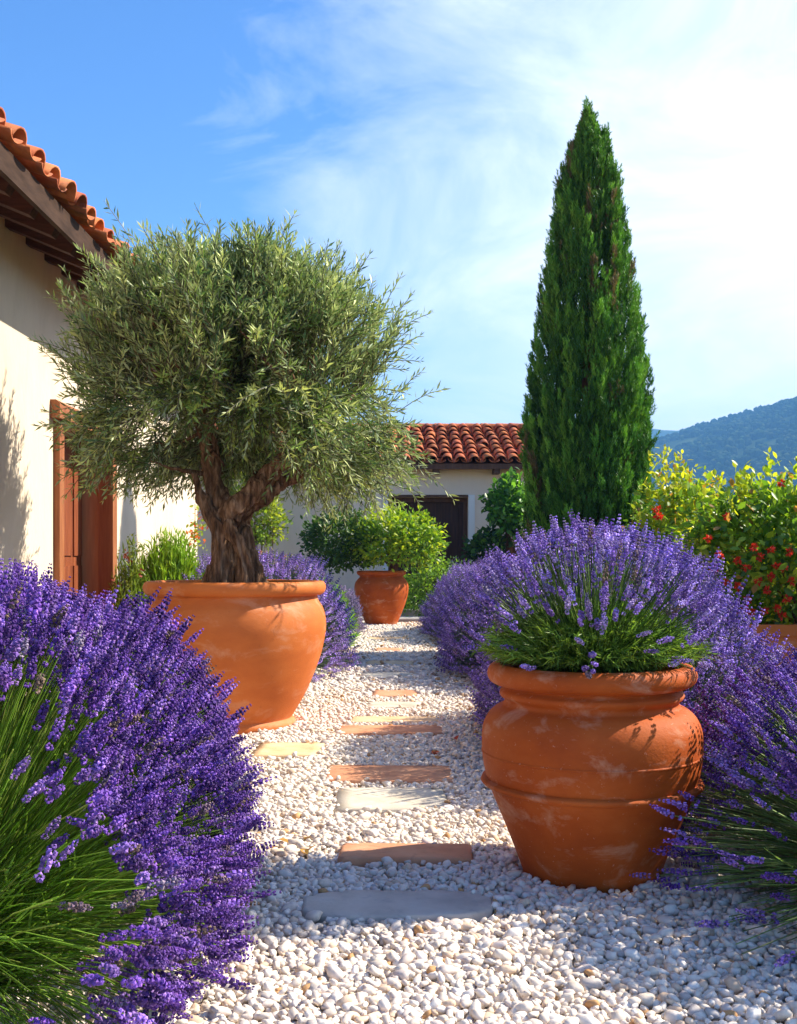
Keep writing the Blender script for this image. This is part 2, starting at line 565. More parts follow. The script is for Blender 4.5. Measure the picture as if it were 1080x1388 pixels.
for k, (p0, p1, yf, yn, mt, lift, shape, lab) in enumerate(STONES):
    d0, d1 = depth_of(yn), depth_of(yf)
    dm = (d0 + d1) / 2
    x0, x1 = gx(p0, dm), gx(p1, dm)
    cx, cy, hw, hd = (x0 + x1) / 2, dm, (x1 - x0) / 2, (d1 - d0) / 2
    n = 40
    rr = np.random.default_rng(100 + k)
    n = 72
    t = np.linspace(0, 2 * PI, n, endpoint=False)
    ex = 3.2 if shape == 'oval' else 16.0
    ux = np.sign(np.cos(t)) * np.abs(np.cos(t)) ** (2 / ex)
    uy = np.sign(np.sin(t)) * np.abs(np.sin(t)) ** (2 / ex)
    jit = np.array([noise.noise(Vector((math.cos(q) * 2.3 + k * 7, math.sin(q) * 2.3, k))) for q in t])
    jit2 = np.array([noise.noise(Vector((math.cos(q) * 7 + k * 3, math.sin(q) * 7, k + 4))) for q in t])
    m_ = 1 + (.07 * jit + .03 * jit2) * (1 if shape == 'oval' else .45)
    skew = rr.uniform(-.05, .05)
    ox = cx + ux * hw * m_ + uy * hd * skew
    oy = cy + uy * hd * m_ + ux * hw * rr.uniform(-.05, .05)
    SPOLY.append((cx, cy, hw, hd))
    mb = MB()
    bev = min(.012, hd * .2)
    lift += .010
    rings = []
    for (sc, z) in ((1.0, .004), (1.0, lift - bev * .8), (1 - bev * .5 / max(hd, hw) - .006, lift - bev * .2), (1 - bev / hd * .6, lift)):
        rings.append(np.stack([cx + (ox - cx) * sc, cy + (oy - cy) * sc, np.full(n, z) + .004 * jit2 * (z > .01)], -1))
    for sc in (.7, .35):
        rings.append(np.stack([cx + (ox - cx) * sc, cy + (oy - cy) * sc, lift + .003 * jit], -1))
    v = np.concatenate(rings + [np.array([[cx, cy, lift]])])
    q = [(i * n + j, i * n + (j + 1) % n, (i + 1) * n + (j + 1) % n, (i + 1) * n + j) for i in range(5) for j in range(n)]
    mb.add(v, q)
    mb.add(v, [(5 * n + j, 5 * n + (j + 1) % n, 6 * n) for j in range(n)])
    o = mb.build('stepping_stone', M[mt], smooth=False)
    tag(o, lab, 'stepping stone', G)
    o.data.shade_smooth()

# ------------------------------------------------------------------ pots
SOILZ = {}


def lathe_pot(label, cx, cy, prof_body, prof_rim, mat, soil_z, soil_r, bands=()):
    t = thing('terracotta_pot', label, 'pot', (cx, cy, 0), 'large round terracotta pots along the path')
    mb = MB()
    mb.lathe(prof_body, 112, cx, cy, .004)
    mb.build('body', mat, t, smooth=True)
    mb = MB()
    mb.lathe(prof_rim, 112, cx, cy, .004)
    mb.build('rim', mat, t, smooth=True)
    for b in bands:
        mb = MB()
        mb.lathe(b, 112, cx, cy, .004)
        mb.build('band', mat, t, smooth=True)
    mb = MB()
    th = np.linspace(0, 2 * PI, 48, endpoint=False)
    rings = [np.stack([cx + soil_r * s * np.cos(th), cy + soil_r * s * np.sin(th), np.full(48, soil_z) + (1 - s) * .015 + .008 * np.sin(th * 5 + s * 9)], -1) for s in (1, .75, .5, .25)]
    v = np.concatenate(rings + [np.array([[cx, cy, soil_z + .015]])])
    mb.add(v, [(i * 48 + j, i * 48 + (j + 1) % 48, (i + 1) * 48 + (j + 1) % 48, (i + 1) * 48 + j) for i in range(3) for j in range(48)])
    mb.add(v, [(144 + j, 144 + (j + 1) % 48, 192) for j in range(48)])
    mb.build('soil', M['soil'], t, smooth=True)
    zr = sorted([(z, r) for r, z in prof_body + prof_rim if r > .1])
    zz = sorted(set(round(z, 2) for z, _ in zr))
    POTS.append((cx, cy, [(z, max(r for q, r in zr if abs(round(q, 2) - z) < .011)) for z in zz]))
    return t


def torus_band(r, z, h, d):
    return [(r - .012, z - h), (r + d * .55, z - h * .75), (r + d, z - h * .1), (r + d * .8, z + h * .6), (r - .012, z + h)]


s1 = 1 / 354.0


def smooth_prof(pts, n=60):
    p = np.asarray(pts, float)
    t = np.concatenate([[0], np.cumsum(np.linalg.norm(np.diff(p, axis=0), axis=1))])
    # Catmull-Rom through the points
    out = []
    for i in range(len(p) - 1):
        a0, a1, a2, a3 = p[max(i - 1, 0)], p[i], p[i + 1], p[min(i + 2, len(p) - 1)]
        for u in np.linspace(0, 1, max(2, n // (len(p) - 1)), endpoint=False):
            out.append(tuple(.5 * ((2 * a1) + (-a0 + a2) * u + (2 * a0 - 5 * a1 + 4 * a2 - a3) * u * u + (-a0 + 3 * a1 - 3 * a2 + a3) * u ** 3)))
    out.append(tuple(p[-1]))
    return out


P1 = (.735, 3.95)
body = smooth_prof([(.255, 0), (.262, .03), (.292, .11), (.332, .21), (.371, .305), (.395, .372), (.409, .435), (.414, .505), (.410, .566), (.391, .610), (.364, .637), (.338, .650)], 80) + [(.331, .654), (.327, .665), (.329, .674), (.341, .681), (.347, .693), (.343, .705), (.331, .711), (.329, .722), (.333, .734)]
body = [(.05, .002), (.25, .002)] + body
rim = smooth_prof([(.333, .732), (.356, .728), (.383, .742), (.393, .768), (.386, .793), (.366, .807), (.342, .807), (.330, .794)], 36) + [(.322, .70)]
lathe_pot('weathered terracotta pot with raised bands in the right foreground holding a lavender clump', *P1, body, rim, M['terracotta_old'], .76, .324,
          [torus_band(.396, .362, .016, .022), torus_band(.408, .475, .008, .008)])

P2 = (-1.18, 7.47)
body = smooth_prof([(.405, .075), (.44, .13), (.507, .25), (.572, .40), (.622, .55), (.650, .70), (.648, .79), (.628, .862), (.602, .905), (.590, .935), (.592, .96)], 90)
body = [(.1, .003), (.425, .003), (.432, .02), (.430, .055), (.416, .068)] + body
rim = smooth_prof([(.590, .955), (.618, .957), (.640, .975), (.650, 1.005), (.644, 1.035), (.626, 1.052), (.600, 1.052), (.590, 1.04)], 36) + [(.585, .95)]
lathe_pot('biggest terracotta pot, smooth orange, standing on the left and holding the olive tree', *P2, body, rim, M['terracotta'], 1.0, .586)

P3 = (-.315, 19.1)
body = [(.08, .003)] + smooth_prof([(.285, .003), (.30, .06), (.36, .20), (.43, .38), (.48, .55), (.50, .68), (.485, .79), (.43, .87), (.398, .90), (.400, .925)], 60)
rim = smooth_prof([(.40, .92), (.43, .935), (.452, .965), (.455, .99), (.435, 1.012), (.41, 1.01)], 24) + [(.40, .9)]
lathe_pot('smallest looking terracotta pot at the far end of the path under a clipped round shrub', *P3, body, rim, M['terracotta_old'], .97, .40)

# rectangular planter on the right
PLX0, PLX1, PLY0, PLY1, PLZ = 2.57, 4.3, 8.1, 8.75, .70
t = thing('trough_planter', 'rectangular terracotta trough at the right edge under the red flowered shrub', 'planter', (3.4, 8.4, 0))
mb = MB()
ti = .05
for lo, hi in (((PLX0, PLY0, 0), (PLX1, PLY0 + ti, PLZ - .09)), ((PLX0, PLY1 - ti, 0), (PLX1, PLY1, PLZ - .09)),
               ((PLX0, PLY0 + ti, 0), (PLX0 + ti, PLY1 - ti, PLZ - .09)), ((PLX1 - ti, PLY0 + ti, 0), (PLX1, PLY1 - ti, PLZ - .09))):
    mb.box(lo, hi)
mb.build('body', M['terracotta'], t)
mb = MB()
for lo, hi in (((PLX0 - .03, PLY0 - .03, PLZ - .09), (PLX1 + .03, PLY0 + ti, PLZ)), ((PLX0 - .03, PLY1 - ti, PLZ - .09), (PLX1 + .03, PLY1 + .03, PLZ)),
               ((PLX0 - .03, PLY0 + ti, PLZ - .09), (PLX0 + ti, PLY1 - ti, PLZ)), ((PLX1 - ti, PLY0 + ti, PLZ - .09), (PLX1 + .03, PLY1 - ti, PLZ))):
    mb.box(lo, hi)
mb.build('rim', M['terracotta'], t)
mb = MB()
mb.box((PLX0 + ti, PLY0 + ti, .3), (PLX1 - ti, PLY1 - ti, PLZ - .06))
mb.build('soil', M['soil'], t)

# ------------------------------------------------------------------ pebbles
def pebbles():
    mb = MB()
    pal = np.array([(.88, .79, .68), (.80, .69, .57), (.90, .83, .74), (.72, .62, .55), (.84, .74, .62), (.76, .58, .42), (.60, .34, .15), (.52, .47, .44)])
    wt = np.array([.25, .22, .18, .10, .15, .075, .014, .03])
    wt = wt / wt.sum()
    for (ya, yb, sp, proto, szl) in ((1.9, 5.2, .0248, I2, (.0110, .0180)), (5.2, 9.0, .029, I1, (.0145, .0200)), (9.0, 19.6, .040, I1, (.020, .027))):
        for layer in range(2):
            s_ = sp * (1 if layer == 0 else 1.25)
            ny = int((yb - ya) / s_)
            nx = int(3.9 / s_)
            Y, X = np.meshgrid(ya + np.arange(ny) * s_, -1.9 + np.arange(nx) * s_, indexing='ij')
            X = X + (np.arange(ny)[:, None] % 2) * s_ / 2
            x = X.ravel() + rng.normal(0, s_ * .24, X.size)
            y = Y.ravel() + rng.normal(0, s_ * .24, X.size)
            edge = .09 * np.array([noise.noise(Vector((0, q * 2.1, 3))) for q in y])
            ok = (x > np.interp(y, PY, PXL) + edge - .12 * rng.random(len(x)) ** 2) & (x < np.interp(y, PY, PXR) + edge + .12 * rng.random(len(x)) ** 2)
            zst = np.zeros(len(x))
            for (cx, cy, hw, hd) in SPOLY:
                inside = (np.abs(x - cx) / (hw + .004)) ** 4 + (np.abs(y - cy) / (hd + .004)) ** 4 < 1
                core = (np.abs(x - cx) / (hw * .97)) ** 4 + (np.abs(y - cy) / (hd * .90)) ** 4 < 1
                ok &= ~(inside & (rng.random(len(x)) > np.where(core, .004, .14)))
                zst[inside & ~core] = .016
            pp = np.stack([x, y, np.full(len(x), .02)], -1)
            ok &= ~in_pots(pp, .008)
            # keep only what can be near the view cone, generously
            ok &= np.abs(x) < y * .62 + .5
            x, y, zst = x[ok], y[ok], zst[ok]
            k = len(x)
            sz = rng.uniform(*szl, k) * np.where(rng.random(k) < .13, 1.45, 1) * np.where(rng.random(k) < .30, .66, 1)
            A = rng.uniform(0, 2 * PI, k)
            tilt = rng.normal(0, .38, (k, 2))
            fwd = np.stack([np.cos(A), np.sin(A), tilt[:, 0]], -1)
            up = np.stack([tilt[:, 1], rng.normal(0, .3, k), np.ones(k)], -1)
            m = frames(fwd, up) * np.stack([sz * rng.uniform(.62, .9, k), sz * rng.uniform(.9, 1.35, k), sz * rng.uniform(.48, .78, k)], -1)[:, None, :]
            z = .006 + zst + sz * .42 + layer * .011 + .006 * rng.random(k) + .010 * np.array([noise.noise(Vector((a_ * 3.1, b_ * 3.1, 0))) for a_, b_ in zip(x, y)])
            # dirt towards the right bank under the lavender
            c = pal[rng.choice(len(pal), k, p=wt)] * rng.uniform(.88, 1.08, (k, 1))
            ed = np.clip((x - (np.interp(y, PY, PXR) - .55)) / .5, 0, 1)
            brown = rng.random(k) < ed * .6
            c[brown] = np.array([(.46, .30, .18), (.36, .25, .17), (.55, .40, .26)])[rng.integers(0, 3, brown.sum())]
            # split into several lump shapes
            var = rng.integers(0, 10, k)
            for q in range(10):
                r2 = np.random.default_rng(900 + q)
                pv = np.sign(proto[0]) * np.abs(proto[0]) ** .9 * (1 + .34 * np.array([noise.noise(Vector(p_) * 1.25 + Vector((q * 9, 0, 0))) for p_ in proto[0]]))[:, None]
                pv = pv + r2.normal(0, .06, pv.shape)
                sel = var == q
                mb.stamp(pv, proto[1], m[sel], np.stack([x, y, z], -1)[sel], c[sel])
    o = mb.build('gravel', M['pebble'], smooth=True)
    o['kind'] = 'stuff'
    o['label'] = 'white and cream pebbles covering the garden path'


pebbles()

# ------------------------------------------------------------------ lavender
def head_proto(nw, nf, seed, petals=True):
    """flower spike along +Y, length 1, radius about 1 (scaled on stamping); colour factors per vertex"""
    r = np.random.default_rng(seed)
    V, Fc, C = [], [], []
    n = 0
    octf = np.array([(0, 1, 4), (1, 2, 4), (2, 3, 4), (3, 0, 4), (1, 0, 5), (2, 1, 5), (3, 2, 5), (0, 3, 5)])
    for i in range(nw):
        t = i / (nw - 1)
        y = .03 + .92 * t ** .9 + (r.normal(0, .01))
        if i == 0:
            y = -.12
        rad = (.62 + .38 * math.sin(min(1, t * 1.5 + .25) * PI * .62)) * (1 - .55 * max(0, t - .6) / .4)
        k = max(3, int(nf * (1 - .35 * t)))
        a0 = r.uniform(0, 6)
        for j in range(k):
            a = a0 + 2 * PI * j / k + r.normal(0, .2)
            out = np.array([math.cos(a), 0, math.sin(a)])
            ln = .60 * rad * r.uniform(.8, 1.25)
            c0 = out * rad * .34
            ax = unit(out * 1.0 + np.array([0, .85, 0]) + r.normal(0, .18, 3))
            # local squashed coordinates: y is later scaled by length so work in isotropic units here
            s1_ = unit(np.cross(ax, [0.2, .3, .9]))
            s2_ = np.cross(ax, s1_)
            wd = .50 * rad
            P = [c0 + ax * ln * .55 + s1_ * wd, c0 + ax * ln * .55 + s2_ * wd, c0 + ax * ln * .55 - s1_ * wd, c0 + ax * ln * .55 - s2_ * wd, c0 + ax * ln * 1.2, c0 - ax * ln * .1]
            P = np.array(P)
            P[:, 1] = P[:, 1] * .17 + y
            V.append(P)
            Fc.append(octf + n)
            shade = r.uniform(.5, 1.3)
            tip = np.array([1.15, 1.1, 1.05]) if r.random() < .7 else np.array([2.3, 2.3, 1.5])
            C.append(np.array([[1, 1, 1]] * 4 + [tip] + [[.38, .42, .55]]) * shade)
            n += 6
    return np.vstack(V), np.vstack(Fc), np.vstack(C)


HEADS = {'hi': [head_proto(7, 5, s) for s in range(6)], 'mid': [head_proto(6, 4, s + 20) for s in range(6)], 'lo': [head_proto(5, 3, s + 40) for s in range(6)]}
# thin bent ribbon leaf: along +Y, length 1, width 1
BLADE_V = np.array([(-.5, 0, 0), (.5, 0, 0), (-.42, .5, .03), (.42, .5, .03), (0, 1, .0)])
BLADE_F = np.array([(0, 1, 3), (0, 3, 2), (2, 3, 4)])


def stems_mesh(mb, b, c, t_, rad, cb, ct, seg=4):
    """K curved stems (quadratic bezier), three-sided"""
    K = len(b)
    us = np.linspace(0, 1, seg + 1)
    pts = np.stack([(1 - u) ** 2 * b + 2 * u * (1 - u) * c + u * u * t_ for u in us], 1)      # K,S,3
    tan = unit(np.gradient(pts, axis=1))
    ref = unit(rng.normal(size=(K, 1, 3)))
    a = unit(np.cross(tan, ref))
    d = np.cross(tan, a)
    th = np.array([0, 2.094, 4.189])
    rr = (np.asarray(rad).reshape(-1, 1) * np.linspace(1.15, .8, seg + 1)[None])[..., None, None]
    v = pts[:, :, None] + rr * (np.cos(th)[None, None, :, None] * a[:, :, None] + np.sin(th)[None, None, :, None] * d[:, :, None])
    f = []
    for i in range(seg):
        for j in range(3):
            k = (j + 1) % 3
            f.append((i * 3 + j, i * 3 + k, (i + 1) * 3 + k, (i + 1) * 3 + j))
    f = np.array(f)
    nv = 3 * (seg + 1)
    F_ = (f[None] + (np.arange(K) * nv)[:, None, None]).reshape(-1, 4)
    col = cb[:, None] * (1 - us)[None, :, None] + ct[:, None] * us[None, :, None]
    mb.add(v.reshape(-1, 3), F_, np.repeat(col[:, :, None], 3, axis=2).reshape(-1, 3))
    return pts


def lavender(label, c, R, n, hl, hr, lod, keep=None, bfrac=(.3, .72), green=0, srad=.0022, ex=2.3, pal=None, zmin=.07, base_z=.03, leafy=.5,
             group='lavender bushes along the gravel path', lump=.13, cutoff=None, gcol=(.13, .26, .045), upness=.22, leafsize=1.0, bare=False):
    c = np.array(c, float)
    R = np.array(R, float)
    K = int(n)
    az = rng.uniform(0, 2 * PI, K)
    se = rng.uniform(0, 1, K) ** .85
    ce = np.sqrt(1 - se ** 2)
    d = np.stack([np.cos(az) * ce, np.sin(az) * ce, se], -1)
    p = np.sum(np.abs(d) ** ex, axis=1) ** (1 / ex)
    d2 = d / p[:, None]
    seed = rng.uniform(0, 50)
    lm = np.array([noise.fractal(Vector(q) * 2.6 + Vector((seed, 0, 0)), 1, 2, 2) for q in d])
    rad = 1 + lump * lm + rng.normal(0, .028, K) - .16 * (rng.random(K) < .22) * rng.random(K)
    tip = c + d2 * R * rad[:, None]
    tip[:, 2] = np.maximum(tip[:, 2], base_z + zmin * rng.uniform(.4, 1.6, K))
    b = c + (tip - c) * np.array([bfrac[0], bfrac[1], 0]) * rng.uniform(.25, 1.0, (K, 1))
    b[:, 2] = base_z
    ln = np.linalg.norm(tip - b, axis=1)
    ctl = b + (tip - b) * .45 + np.array([0, 0, 1.0]) * (ln * .16)[:, None] + rng.normal(0, .02, (K, 3))
    hd = unit(unit(tip - ctl) + np.array([0, 0, upness]) + rng.normal(0, .13, (K, 3)))
    hl_ = hl * rng.uniform(.5, 1.4, K)
    ok = np.ones(K, bool)
    flower = np.ones(K, bool)
    if keep is not None:
        flower = keep(tip, d, b)
        if not bare:
            ok &= flower
        else:                                  # flowerless stems stay, a little shorter
            tip = np.where(flower[:, None], tip, b + (tip - b) * rng.uniform(.62, .97, (K, 1)))
            ctl = b + (tip - b) * .45 + np.array([0, 0, 1.0]) * (ln * .14)[:, None] + rng.normal(0, .015, (K, 3))
    # nothing may pass through a pot
    for u in (.35, .6, .8, 1.0):
        ok &= ~in_pots((1 - u) ** 2 * b + 2 * u * (1 - u) * ctl + u * u * tip, .012)
    ok &= ~in_pots(tip + hd * hl_[:, None], .012)
    b, ctl, tip, hd, hl_, d, flower = b[ok], ctl[ok], tip[ok], hd[ok], hl_[ok], d[ok], flower[ok]
    K = len(b)
    t = thing('lavender_bush', label, 'lavender', (c[0], c[1], 0 if base_z < .3 else base_z), group)
    # stems + narrow leaves
    mb = MB()
    gb = np.array(gcol) * rng.uniform(.4, 1.25, (K, 1)) * np.where(rng.random((K, 1)) < .2, np.array([[1.25, .95, 1.6]]), 1)
    gt = gb * np.array([1.05, 1.0, 1.4]) * .9
    stems_mesh(mb, b, ctl, tip, np.full(K, srad) * rng.uniform(.7, 1.2, K), gb, gt)
    if green:
        # leafy flowerless shoots filling the inside
        g = int(green)
        i = rng.integers(0, K, g)
        u = rng.uniform(.12, .78, g) ** .8 * leafy / .5
        u = np.clip(u, 0, .93)[:, None]
        pos = (1 - u) ** 2 * b[i] + 2 * u * (1 - u) * ctl[i] + u * u * tip[i] + rng.normal(0, .018, (g, 3))
        dr = unit(unit(tip[i] - b[i]) + rng.normal(0, .38, (g, 3)) + np.array([0, 0, .25]))
        ll = rng.uniform(.05, .11, g) * leafsize
        m = frames(dr, rdirs(g)) * np.stack([np.full(g, .0055 * leafsize) * rng.uniform(.7, 1.3, g), ll, ll], -1)[:, None, :]
        okk = ~in_pots(pos, .01) & ~in_pots(pos + dr * ll[:, None], .01)
        cg = np.array(gcol) * np.array([.95, .95, 1.15]) * rng.uniform(.45, 1.2, (g, 1))
        mb.stamp(BLADE_V, BLADE_F, m[okk], pos[okk], cg[okk])
    mb.build('foliage', M['stem'], t, smooth=True)
    # flower spikes
    mb = MB()
    pal = np.array(pal if pal is not None else [(.115, .055, .42), (.150, .070, .50), (.20, .11, .58), (.085, .045, .33)])
    hc = pal[rng.integers(0, len(pal), K)] * rng.uniform(.65, 1.3, (K, 1))
    old = rng.random(K) < .07
    hc[old] = np.array([(.22, .15, .20), (.20, .14, .12), (.30, .24, .38)])[rng.integers(0, 3, old.sum())]
    hr_ = hr * rng.uniform(.75, 1.2, K)
    m = frames(hd, rdirs(K)) * np.stack([hr_, hl_, hr_], -1)[:, None, :]
    var = rng.integers(0, 6, K)
    for q in range(6):
        s_ = (var == q) & flower
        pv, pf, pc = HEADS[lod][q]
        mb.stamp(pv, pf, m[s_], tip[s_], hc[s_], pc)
    mb.build('blossom', M['lav'], t, smooth=False)
    return t


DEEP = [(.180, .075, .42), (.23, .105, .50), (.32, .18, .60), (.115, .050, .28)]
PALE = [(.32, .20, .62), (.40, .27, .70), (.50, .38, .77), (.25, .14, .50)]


def keep_L1(tip, d, b):
    # the flank nearest the viewer carries few flowers: the stems show there
    ang = np.degrees(np.arctan2(-d[:, 1], d[:, 0]))
    thin = np.clip((ang - 25) / 14, 0, 1)
    low = np.clip((.86 - d[:, 2]) / .14, 0, 1)
    return rng.random(len(tip)) > .93 * thin * low


lavender('huge deep violet lavender bush filling the left foreground with green stems showing', (-1.42, 3.12, 0), (.885, 1.50, 1.05), 8600, .088, .0140, 'hi', keep_L1,
         bfrac=(.34, .55), green=5000, srad=.0021, ex=2.5, pal=DEEP, leafy=.40, gcol=(.32, .52, .06), leafsize=1.2, bare=True)


def keep_R1(tip, d, b):
    toward = d @ np.array([-.5, -.86, 0.0])
    thin = np.clip((toward - .25) / .3, 0, 1)
    low = np.clip((.72 - d[:, 2]) / .2, 0, 1)
    return rng.random(len(tip)) > .82 * thin * low


lavender('violet lavender bush with long bare green stems at the right edge beside the banded pot', (1.98, 3.6, 0), (1.02, 1.2, .80), 4300, .092, .0125, 'hi', keep_R1,
         bfrac=(.35, .6), green=3000, srad=.0026, pal=DEEP + PALE[:1], gcol=(.27, .42, .08), leafsize=1.2, bare=True, zmin=.05)
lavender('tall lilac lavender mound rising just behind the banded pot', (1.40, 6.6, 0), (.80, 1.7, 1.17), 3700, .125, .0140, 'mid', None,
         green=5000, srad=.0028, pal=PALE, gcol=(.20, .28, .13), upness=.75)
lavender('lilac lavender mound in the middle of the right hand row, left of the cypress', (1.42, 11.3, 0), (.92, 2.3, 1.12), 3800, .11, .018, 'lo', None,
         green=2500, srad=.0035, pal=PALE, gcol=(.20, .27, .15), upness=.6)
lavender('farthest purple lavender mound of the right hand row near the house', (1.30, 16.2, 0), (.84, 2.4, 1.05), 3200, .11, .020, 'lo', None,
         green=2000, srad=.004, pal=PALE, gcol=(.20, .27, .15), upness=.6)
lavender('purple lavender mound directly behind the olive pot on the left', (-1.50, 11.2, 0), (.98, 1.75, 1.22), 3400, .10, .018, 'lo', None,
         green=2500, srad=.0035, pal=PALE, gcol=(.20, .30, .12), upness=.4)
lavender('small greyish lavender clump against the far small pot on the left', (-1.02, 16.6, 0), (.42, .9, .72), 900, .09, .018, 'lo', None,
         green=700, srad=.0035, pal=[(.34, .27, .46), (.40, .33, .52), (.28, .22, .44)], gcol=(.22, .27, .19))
# lavender in the right-hand pot: mostly green needles, few flowers
lavender('green needled lavender clump topped with lilac spikes growing in the banded pot', (P1[0], P1[1], .76), (.45, .43, .50), 780, .080, .0120, 'hi',
         lambda tip, d, b: rng.random(len(tip)) < .32 + .68 * (d[:, 2] > .46), bfrac=(.5, .5), green=0, pal=PALE, base_z=.765, zmin=.05, gcol=(.18, .32, .05), group=None)
t = bpy.data.objects['lavender_bush.007']


def needle_clump(parent, name, c, R, n, ll, wd, col, base_z, mat, bfrac=.55, smin=.02):
    mb = MB()
    az = rng.uniform(0, 2 * PI, n)
    se = rng.uniform(smin, 1, n)
    ce = np.sqrt(1 - se ** 2)
    d = np.stack([np.cos(az) * ce, np.sin(az) * ce, se], -1)
    b = np.array(c) + d * np.array([R[0], R[1], 0]) * bfrac * rng.random((n, 1)) ** .5
    b[:, 2] = base_z
    rr = rng.uniform(.72, 1.06, (n, 1))
    tip = np.array([c[0], c[1], base_z]) + d * np.array(R) * rr
    ctl = b + (tip - b) * .4 + np.array([0, 0, 1]) * .06
    g = np.array(col) * rng.uniform(.5, 1.25, (n, 1)) * np.where(rng.random((n, 1)) < .25, np.array([[1.35, 1.15, .9]]), 1)
    stems_mesh(mb, b, ctl, tip, np.full(n, wd), g * .6, g, 3)
    # short needles in tiers along each shoot
    for u in (.35, .5, .62, .74, .84, .92, 1.0):
        for _ in range(3):
            pos = (1 - u) ** 2 * b + 2 * u * (1 - u) * ctl + u * u * tip
            dr = unit(unit(tip - ctl) + rng.normal(0, .42, (n, 3)))
            l_ = ll * rng.uniform(.6, 1.2, n)
            m = frames(dr, rdirs(n)) * np.stack([np.full(n, wd * 2.6), l_, l_], -1)[:, None, :]
            mb.stamp(BLADE_V, BLADE_F, m, pos, g * rng.uniform(.75, 1.15, (n, 1)))
    return mb.build(name, mat, parent, smooth=True)


needle_clump(t, 'shoots', (P1[0], P1[1], 0), (.45, .42, .27), 1250, .045, .0016, (.21, .36, .055), .765, M['stem'], smin=.3)

# ------------------------------------------------------------------ leaves and crowns
LEAF_V = np.array([(0, 0, 0), (-.34, .28, .03), (0, .30, -.04), (.34, .28, .03), (-.40, .62, .0), (0, .64, -.07), (.40, .62, 0), (0, 1.0, -.10)])
LEAF_F = np.array([(0, 2, 1), (0, 3, 2), (1, 2, 5), (1, 5, 4), (2, 3, 6), (2, 6, 5), (4, 5, 7), (5, 6, 7)])
OLV_V = np.array([(0, 0, 0), (-.5, .48, .0), (0, .5, -.05), (.5, .48, 0), (0, 1, -.07)])
OLV_F = np.array([(0, 2, 1), (0, 3, 2), (1, 2, 4), (2, 3, 4)])


def crown(mb, clumps, per, lsize, spread, pal, up=.4, asp=.62, tipcol=None, jit=.25):
    """leaf clumps: clumps = (centre, outward dir, brightness) arrays"""
    cpos, cdir = clumps
    K = len(cpos)
    cc = np.array(pal)[rng.integers(0, len(pal), K)]
    pos = np.repeat(cpos, per, 0) + rng.normal(0, spread, (K * per, 3))
    od = np.repeat(cdir, per, 0)
    n = len(pos)
    f = unit(od * .7 + rng.normal(0, .55, (n, 3)) + np.array([0, 0, .1]))
    nrm = unit(od * .5 + np.array([0, 0, up]) + rng.normal(0, .45, (n, 3)))
    s = lsize * rng.uniform(.6, 1.25, n)
    m = frames(f, nrm) * np.stack([s * asp, s, s], -1)[:, None, :]
    c = np.repeat(cc, per, 0) * rng.uniform(1 - jit, 1 + jit, (n, 1))
    if tipcol is not None:
        tc_, prob = tipcol
        k = rng.random(n) < prob
        c[k] = np.array(tc_) * rng.uniform(.8, 1.2, (k.sum(), 1))
    mb.stamp(LEAF_V, LEAF_F, m, pos, c)


def blob(c, R, n, inner=.55, lump=.18, ex=2.2, lower=-1.0, fs=2.4):
    """clump centres through the outer shell of a lumpy ellipsoid"""
    d = rdirs(n * 2)
    d = d[d[:, 2] > lower][:n]
    s = rng.uniform(0, 60)
    lm = np.array([noise.fractal(Vector(q) * fs + Vector((s, 0, 0)), 1, 2, 3) for q in d])
    p = np.sum(np.abs(d) ** ex, axis=1) ** (1 / ex)
    r = rng.uniform(inner, 1, len(d)) ** .6 * (1 + lump * lm)
    return np.array(c) + d / p[:, None] * np.array(R) * r[:, None], d


def shoots(c, R, n, length, k, fs=1.5):
    """upright leafy shoots poking out of the top of a crown: returns clump positions"""
    P, D = [], []
    for i in range(n):
        a = rng.uniform(0, 2 * PI)
        q = np.array([math.cos(a) * rng.uniform(0, .9), math.sin(a) * rng.uniform(0, .9), 0])
        q[2] = math.sqrt(max(.05, 1 - q[0] ** 2 - q[1] ** 2)) * .92
        b = np.array(c) + q * np.array(R)
        dr = unit(np.array([q[0] * .5, q[1] * .5, 1]) + rng.normal(0, .16, 3))
        l_ = length * rng.uniform(.5, 1.3)
        for j in range(k):
            P.append(b + dr * l_ * (j / (k - 1)))
            D.append(dr)
    return np.array(P), np.array(D)


def branch_pts(a, b, bend=.15, n=7, seed=0):
    a, b = np.array(a, float), np.array(b, float)
    r = np.random.default_rng(seed)
    off = r.normal(0, bend * np.linalg.norm(b - a), 3)
    u = np.linspace(0, 1, n)[:, None]
    return a + (b - a) * u + off * (u * (1 - u) * 2.2) + r.normal(0, .012 * np.linalg.norm(b - a), (n, 3)) * (u > 0) * (u < 1)


# ---- olive tree
OX, OY = -1.15, 7.47
ot = thing('olive_tree', 'silvery green olive tree with a gnarled brown trunk growing in the biggest pot', 'tree', (OX, OY, 1.0))


def opx(px, py, dy=0.0):
    d = OY + dy
    return np.array([(px - 540) / F * d, d, E - (py - HY) / F * d])


def cpath(pts, n=26):
    p = np.array(pts, float)
    out = []
    for i in range(len(p) - 1):
        a0, a1, a2, a3 = p[max(i - 1, 0)], p[i], p[i + 1], p[min(i + 2, len(p) - 1)]
        for u in np.linspace(0, 1, n // (len(p) - 1) + 1, endpoint=False):
            out.append(.5 * ((2 * a1) + (-a0 + a2) * u + (2 * a0 - 5 * a1 + 4 * a2 - a3) * u * u + (-a0 + 3 * a1 - 3 * a2 + a3) * u ** 3))
    out.append(p[-1])
    return np.array(out)


